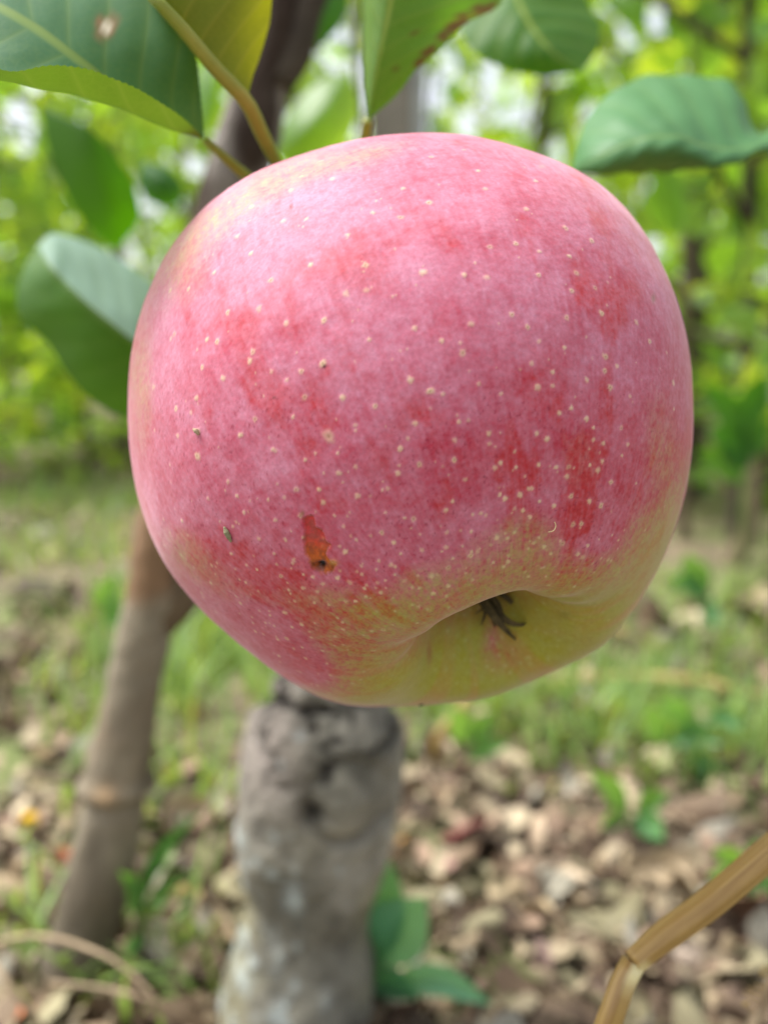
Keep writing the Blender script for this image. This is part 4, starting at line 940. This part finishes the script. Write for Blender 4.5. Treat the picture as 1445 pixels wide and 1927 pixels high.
def wleaf(root, b, t, w, d0, d1, tint=.5, arch=.12, mat=None):
    b, t = np.array(b, float), np.array(t, float); v = t-b; n = np.array([-v[1], v[0]])/np.hypot(*v)
    m_ = (b+t)/2+np.array([0, -1])*arch*np.hypot(*v)
    na = 16; q = resample(np.array([b, m_, t]), na); s = np.linspace(0, 1, na); ww = w*np.sin(np.pi*s**.8)**.9*.5+.3
    d = d0+(d1-d0)*s; cols = []
    for a, dz in ((-1, .0), (-.5, .0), (0, .006), (.5, .002), (1, -.004)):
        P = np.stack([q[:, 0]+n[0]*ww*a, q[:, 1]+n[1]*ww*a, d+dz*(ww/w)], 1); cols.append(Wa(P))
    G = np.array(cols).transpose(1, 0, 2)
    fq = gridfaces(na, 5)
    mesh('leaf', G.reshape(-1, 3), fq, mat or M['weed'], root, attrs={'tint': np.full(na*5, tint), 'under': np.zeros(na*5)})
def weed(px, py, leaves, label, dshift=0., mat=None, name='weed'):
    d = gd(py)+dshift; base = W(px, py, d); base[2] = gz(base[0], base[1])-.002
    root = empty(name, base, label, 'weed')
    for (bx, by, tx, ty, w, ti) in leaves:
        dl = d-.02; P = [base, W((px+bx)/2, (py+by)/2, d-.008), W(bx, by, dl)]
        tube('stem', P, [.0009, .0008, .0006], M['petiole_green'], root, n=10, ns=6)
        wleaf(root, (bx, by), (tx, ty), w, dl, dl-.012, ti, mat=mat)
weed(700, 1850, [(712, 1815, 716, 1590, 100, .5), (712, 1815, 800, 1690, 130, .8), (720, 1850, 925, 1890, 62, .8), (700, 1850, 700, 1760, 50, .1), (690, 1850, 790, 1880, 60, .0)], 'broad-leaved blue-green weed at the right foot of the thick trunk', mat=M['weed_broad'])
weed(1330, 1480, [(1250, 1400, 1215, 1330, 46, .8), (1260, 1390, 1360, 1400, 50, .3), (1290, 1400, 1385, 1545, 44, .8), (1300, 1370, 1240, 1320, 44, .6), (1330, 1350, 1400, 1370, 34, .1)], 'tallest light green weed right of the apple, with long drooping leaves', dshift=.02)
weed(1190, 1560, [(1180, 1530, 1110, 1450, 42, .8), (1200, 1530, 1260, 1490, 44, .9), (1190, 1540, 1250, 1580, 50, .9), (1180, 1540, 1130, 1560, 36, .6)], 'low pale green weed in the litter left of the tall light green one')
weed(1400, 1680, [(1400, 1640, 1340, 1600, 40, .9), (1400, 1630, 1460, 1590, 44, .8), (1410, 1660, 1470, 1700, 50, .8), (1400, 1660, 1330, 1650, 40, .7)], 'pale green weed behind the upper part of the dry bent stem')
weed(270, 1790, [(262, 1700, 330, 1560, 26, .2), (262, 1690, 225, 1640, 24, .4), (270, 1720, 360, 1650, 20, .3), (255, 1720, 250, 1640, 30, .9), (270, 1680, 390, 1520, 18, .2), (260, 1760, 240, 1800, 24, .5)], 'slender bright green weed growing between the two trunks')
weed(890, 1450, [(880, 1400, 850, 1330, 50, .9), (890, 1400, 930, 1340, 40, .8), (880, 1430, 960, 1400, 34, .9)], 'small yellow-green seedling close to the right side of the thick trunk')
weed(1330, 1180, [(1320, 1130, 1290, 1040, 60, .9), (1330, 1130, 1345, 1180, 40, .9), (1330, 1120, 1250, 1090, 44, .7)], 'bluish green weed behind the lower right side of the apple', dshift=-.1)
weed(1390, 1130, [(1400, 900, 1310, 850, 60, .9), (1410, 880, 1330, 800, 62, .0), (1400, 860, 1450, 790, 60, .4), (1400, 820, 1320, 720, 56, .2), (1410, 800, 1440, 700, 60, .1)], 'tall leafy shoot right of the apple with one pale and one dark leaf', mat=M['leaf_blur'])
weed(200, 1330, [(190, 1150, 215, 1080, 46, .9), (200, 1180, 240, 1130, 40, .7)], 'pale green seedling left of the slim trunk near its side branch')

def stalk(name, pts, r, label, mat, cat, n=40):
    P = np.array([W(*p) for p in pts]); o = tube(name, P, r if np.ndim(r) else [r, r, r*.6], mat, n=n, ns=8, origin=P[0]); return tag(o, label, cat)
stalk('dry_grass_stalk', [(-20, 1780, .30), (60, 1762, .285), (150, 1780, .27), (230, 1820, .26), (290, 1880, .255), (330, 1960, .255)], .0008, 'thin arched dry grass stalk curving over the foot of the slim trunk', M['twig'], 'grass stalk')
stalk('dry_grass_stalk', [(-20, 1800, .25), (20, 1860, .245), (60, 1910, .245), (100, 1960, .25)], .0009, 'short straight dry grass stalk in the bottom left corner', M['twig'], 'grass stalk')
stalk('dry_grass_stalk', [(90, 1850, .28), (200, 1862, .275), (300, 1890, .275), (380, 1930, .28)], .0007, 'lower dry grass stalk lying left of the thick trunk base', M['twig'], 'grass stalk')
stalk('fallen_branch', [(-60, 1670, .37), (20, 1685, .37), (90, 1720, .375), (140, 1740, .38)], [.006, .007, .006, .004], 'thick pale tan stick left of the slim trunk', M['twig'], 'stick')
stalk('fallen_branch', [(1055, 1800, .335), (1110, 1785, .335), (1180, 1762, .34)], [.0045, .0045, .004], 'short tan stick lying left of the kink of the dry stem', M['twig'], 'stick')
stalk('dry_grass_stalk', [(1000, 1290, .60), (1200, 1275, .58), (1350, 1290, .56), (1520, 1345, .55)], .0035, 'long tan stalk lying across the ground right of the apple', M['straw'], 'grass stalk')
stalk('dry_grass_stalk', [(1150, 1190, .72), (1280, 1205, .70), (1400, 1225, .70), (1540, 1230, .70)], .005, 'farther tan stalk lying parallel behind the long one', M['straw'], 'grass stalk')
stalk('dry_grass_stalk', [(1080, 1320, .55), (1250, 1370, .53), (1450, 1440, .52)], .0022, 'thin slanting pale stalk running through the light green weed', M['twig'], 'grass stalk')
stalk('dry_grass_stalk', [(830, 1440, .5), (820, 1400, .49), (870, 1330, .49), (900, 1280, .5)], .003, 'ochre stalk standing right beside the thick trunk', M['straw'], 'grass stalk')

# ---- specks lying on the apple skin
def on_skin(px, py, lift=0.):
    d = Vector(W(px, py, 1.0))-Vector(CAM0); d.normalize(); f = bpy.data.objects['fruit_flesh']
    org = Vector(f.parent.location); hit, loc, nrm, _ = f.ray_cast(Vector(CAM0)-org, d)
    return np.array(loc+org+nrm*lift), np.array(nrm)
bpy.context.view_layer.update()
def speck(name, pts, r, label, mat, cat, lift=.0002):
    P = np.array([on_skin(x, y, lift)[0] for x, y in pts]); o = tube(name, P, r, mat, n=16, ns=8, origin=P[0]); return tag(o, label, cat)
speck('seed_husk', [(424, 990), (428, 1000), (434, 1012), (437, 1019)], [.0001, .00034, .0003, .0001], 'tiny grey-green seed husk stuck to the lower left of the apple skin', simple_mat('husk', [(.3, srgb(120, 120, 90)), (.7, srgb(165, 160, 125))], 800, .7), 'husk')
speck('plant_hair', [(1030, 1000), (1040, 997), (1044, 988), (1042, 981)], [.00004, .00006, .00004], 'tiny curved pale hair on the apple skin above the calyx', simple_mat('hair', [(.3, srgb(235, 215, 160)), (.7, srgb(245, 230, 190))], 100, .4), 'hair')
speck('soil_crumb', [(367, 808), (372, 811), (376, 817)], [.00015, .0003, .0001], 'tiny grey crumb on the left of the apple skin', M['twig'], 'crumb')
speck('soil_crumb', [(792, 1326), (793, 1332), (795, 1335)], [.0003, .0003, .0001], 'tiny dark brown crumb at the lowest edge of the apple', M['sepal'], 'crumb')

st_ = stalk('sapling_stem', [(1420, 700, 1.0), (1418, 860, .98), (1412, 960, .96), (1392, 1040, .94), (1360, 1100, .92), (1340, 1150, .90)], [.006, .0085, .0095, .0095, .010, .012], 'dark curved stem meeting the ground far right of the apple', M['branch'], 'sapling')
stalk('sapling_stem', [(1300, 250, 1.1), (1296, 330, 1.1), (1290, 430, 1.1), (1292, 560, 1.1), (1290, 720, 1.1), (1285, 1100, 1.1)], [.004, .005, .006, .006, .007, .008], 'thin brown upright stem just right of the apple below the dome-shaped leaf', M['branch'], 'sapling')
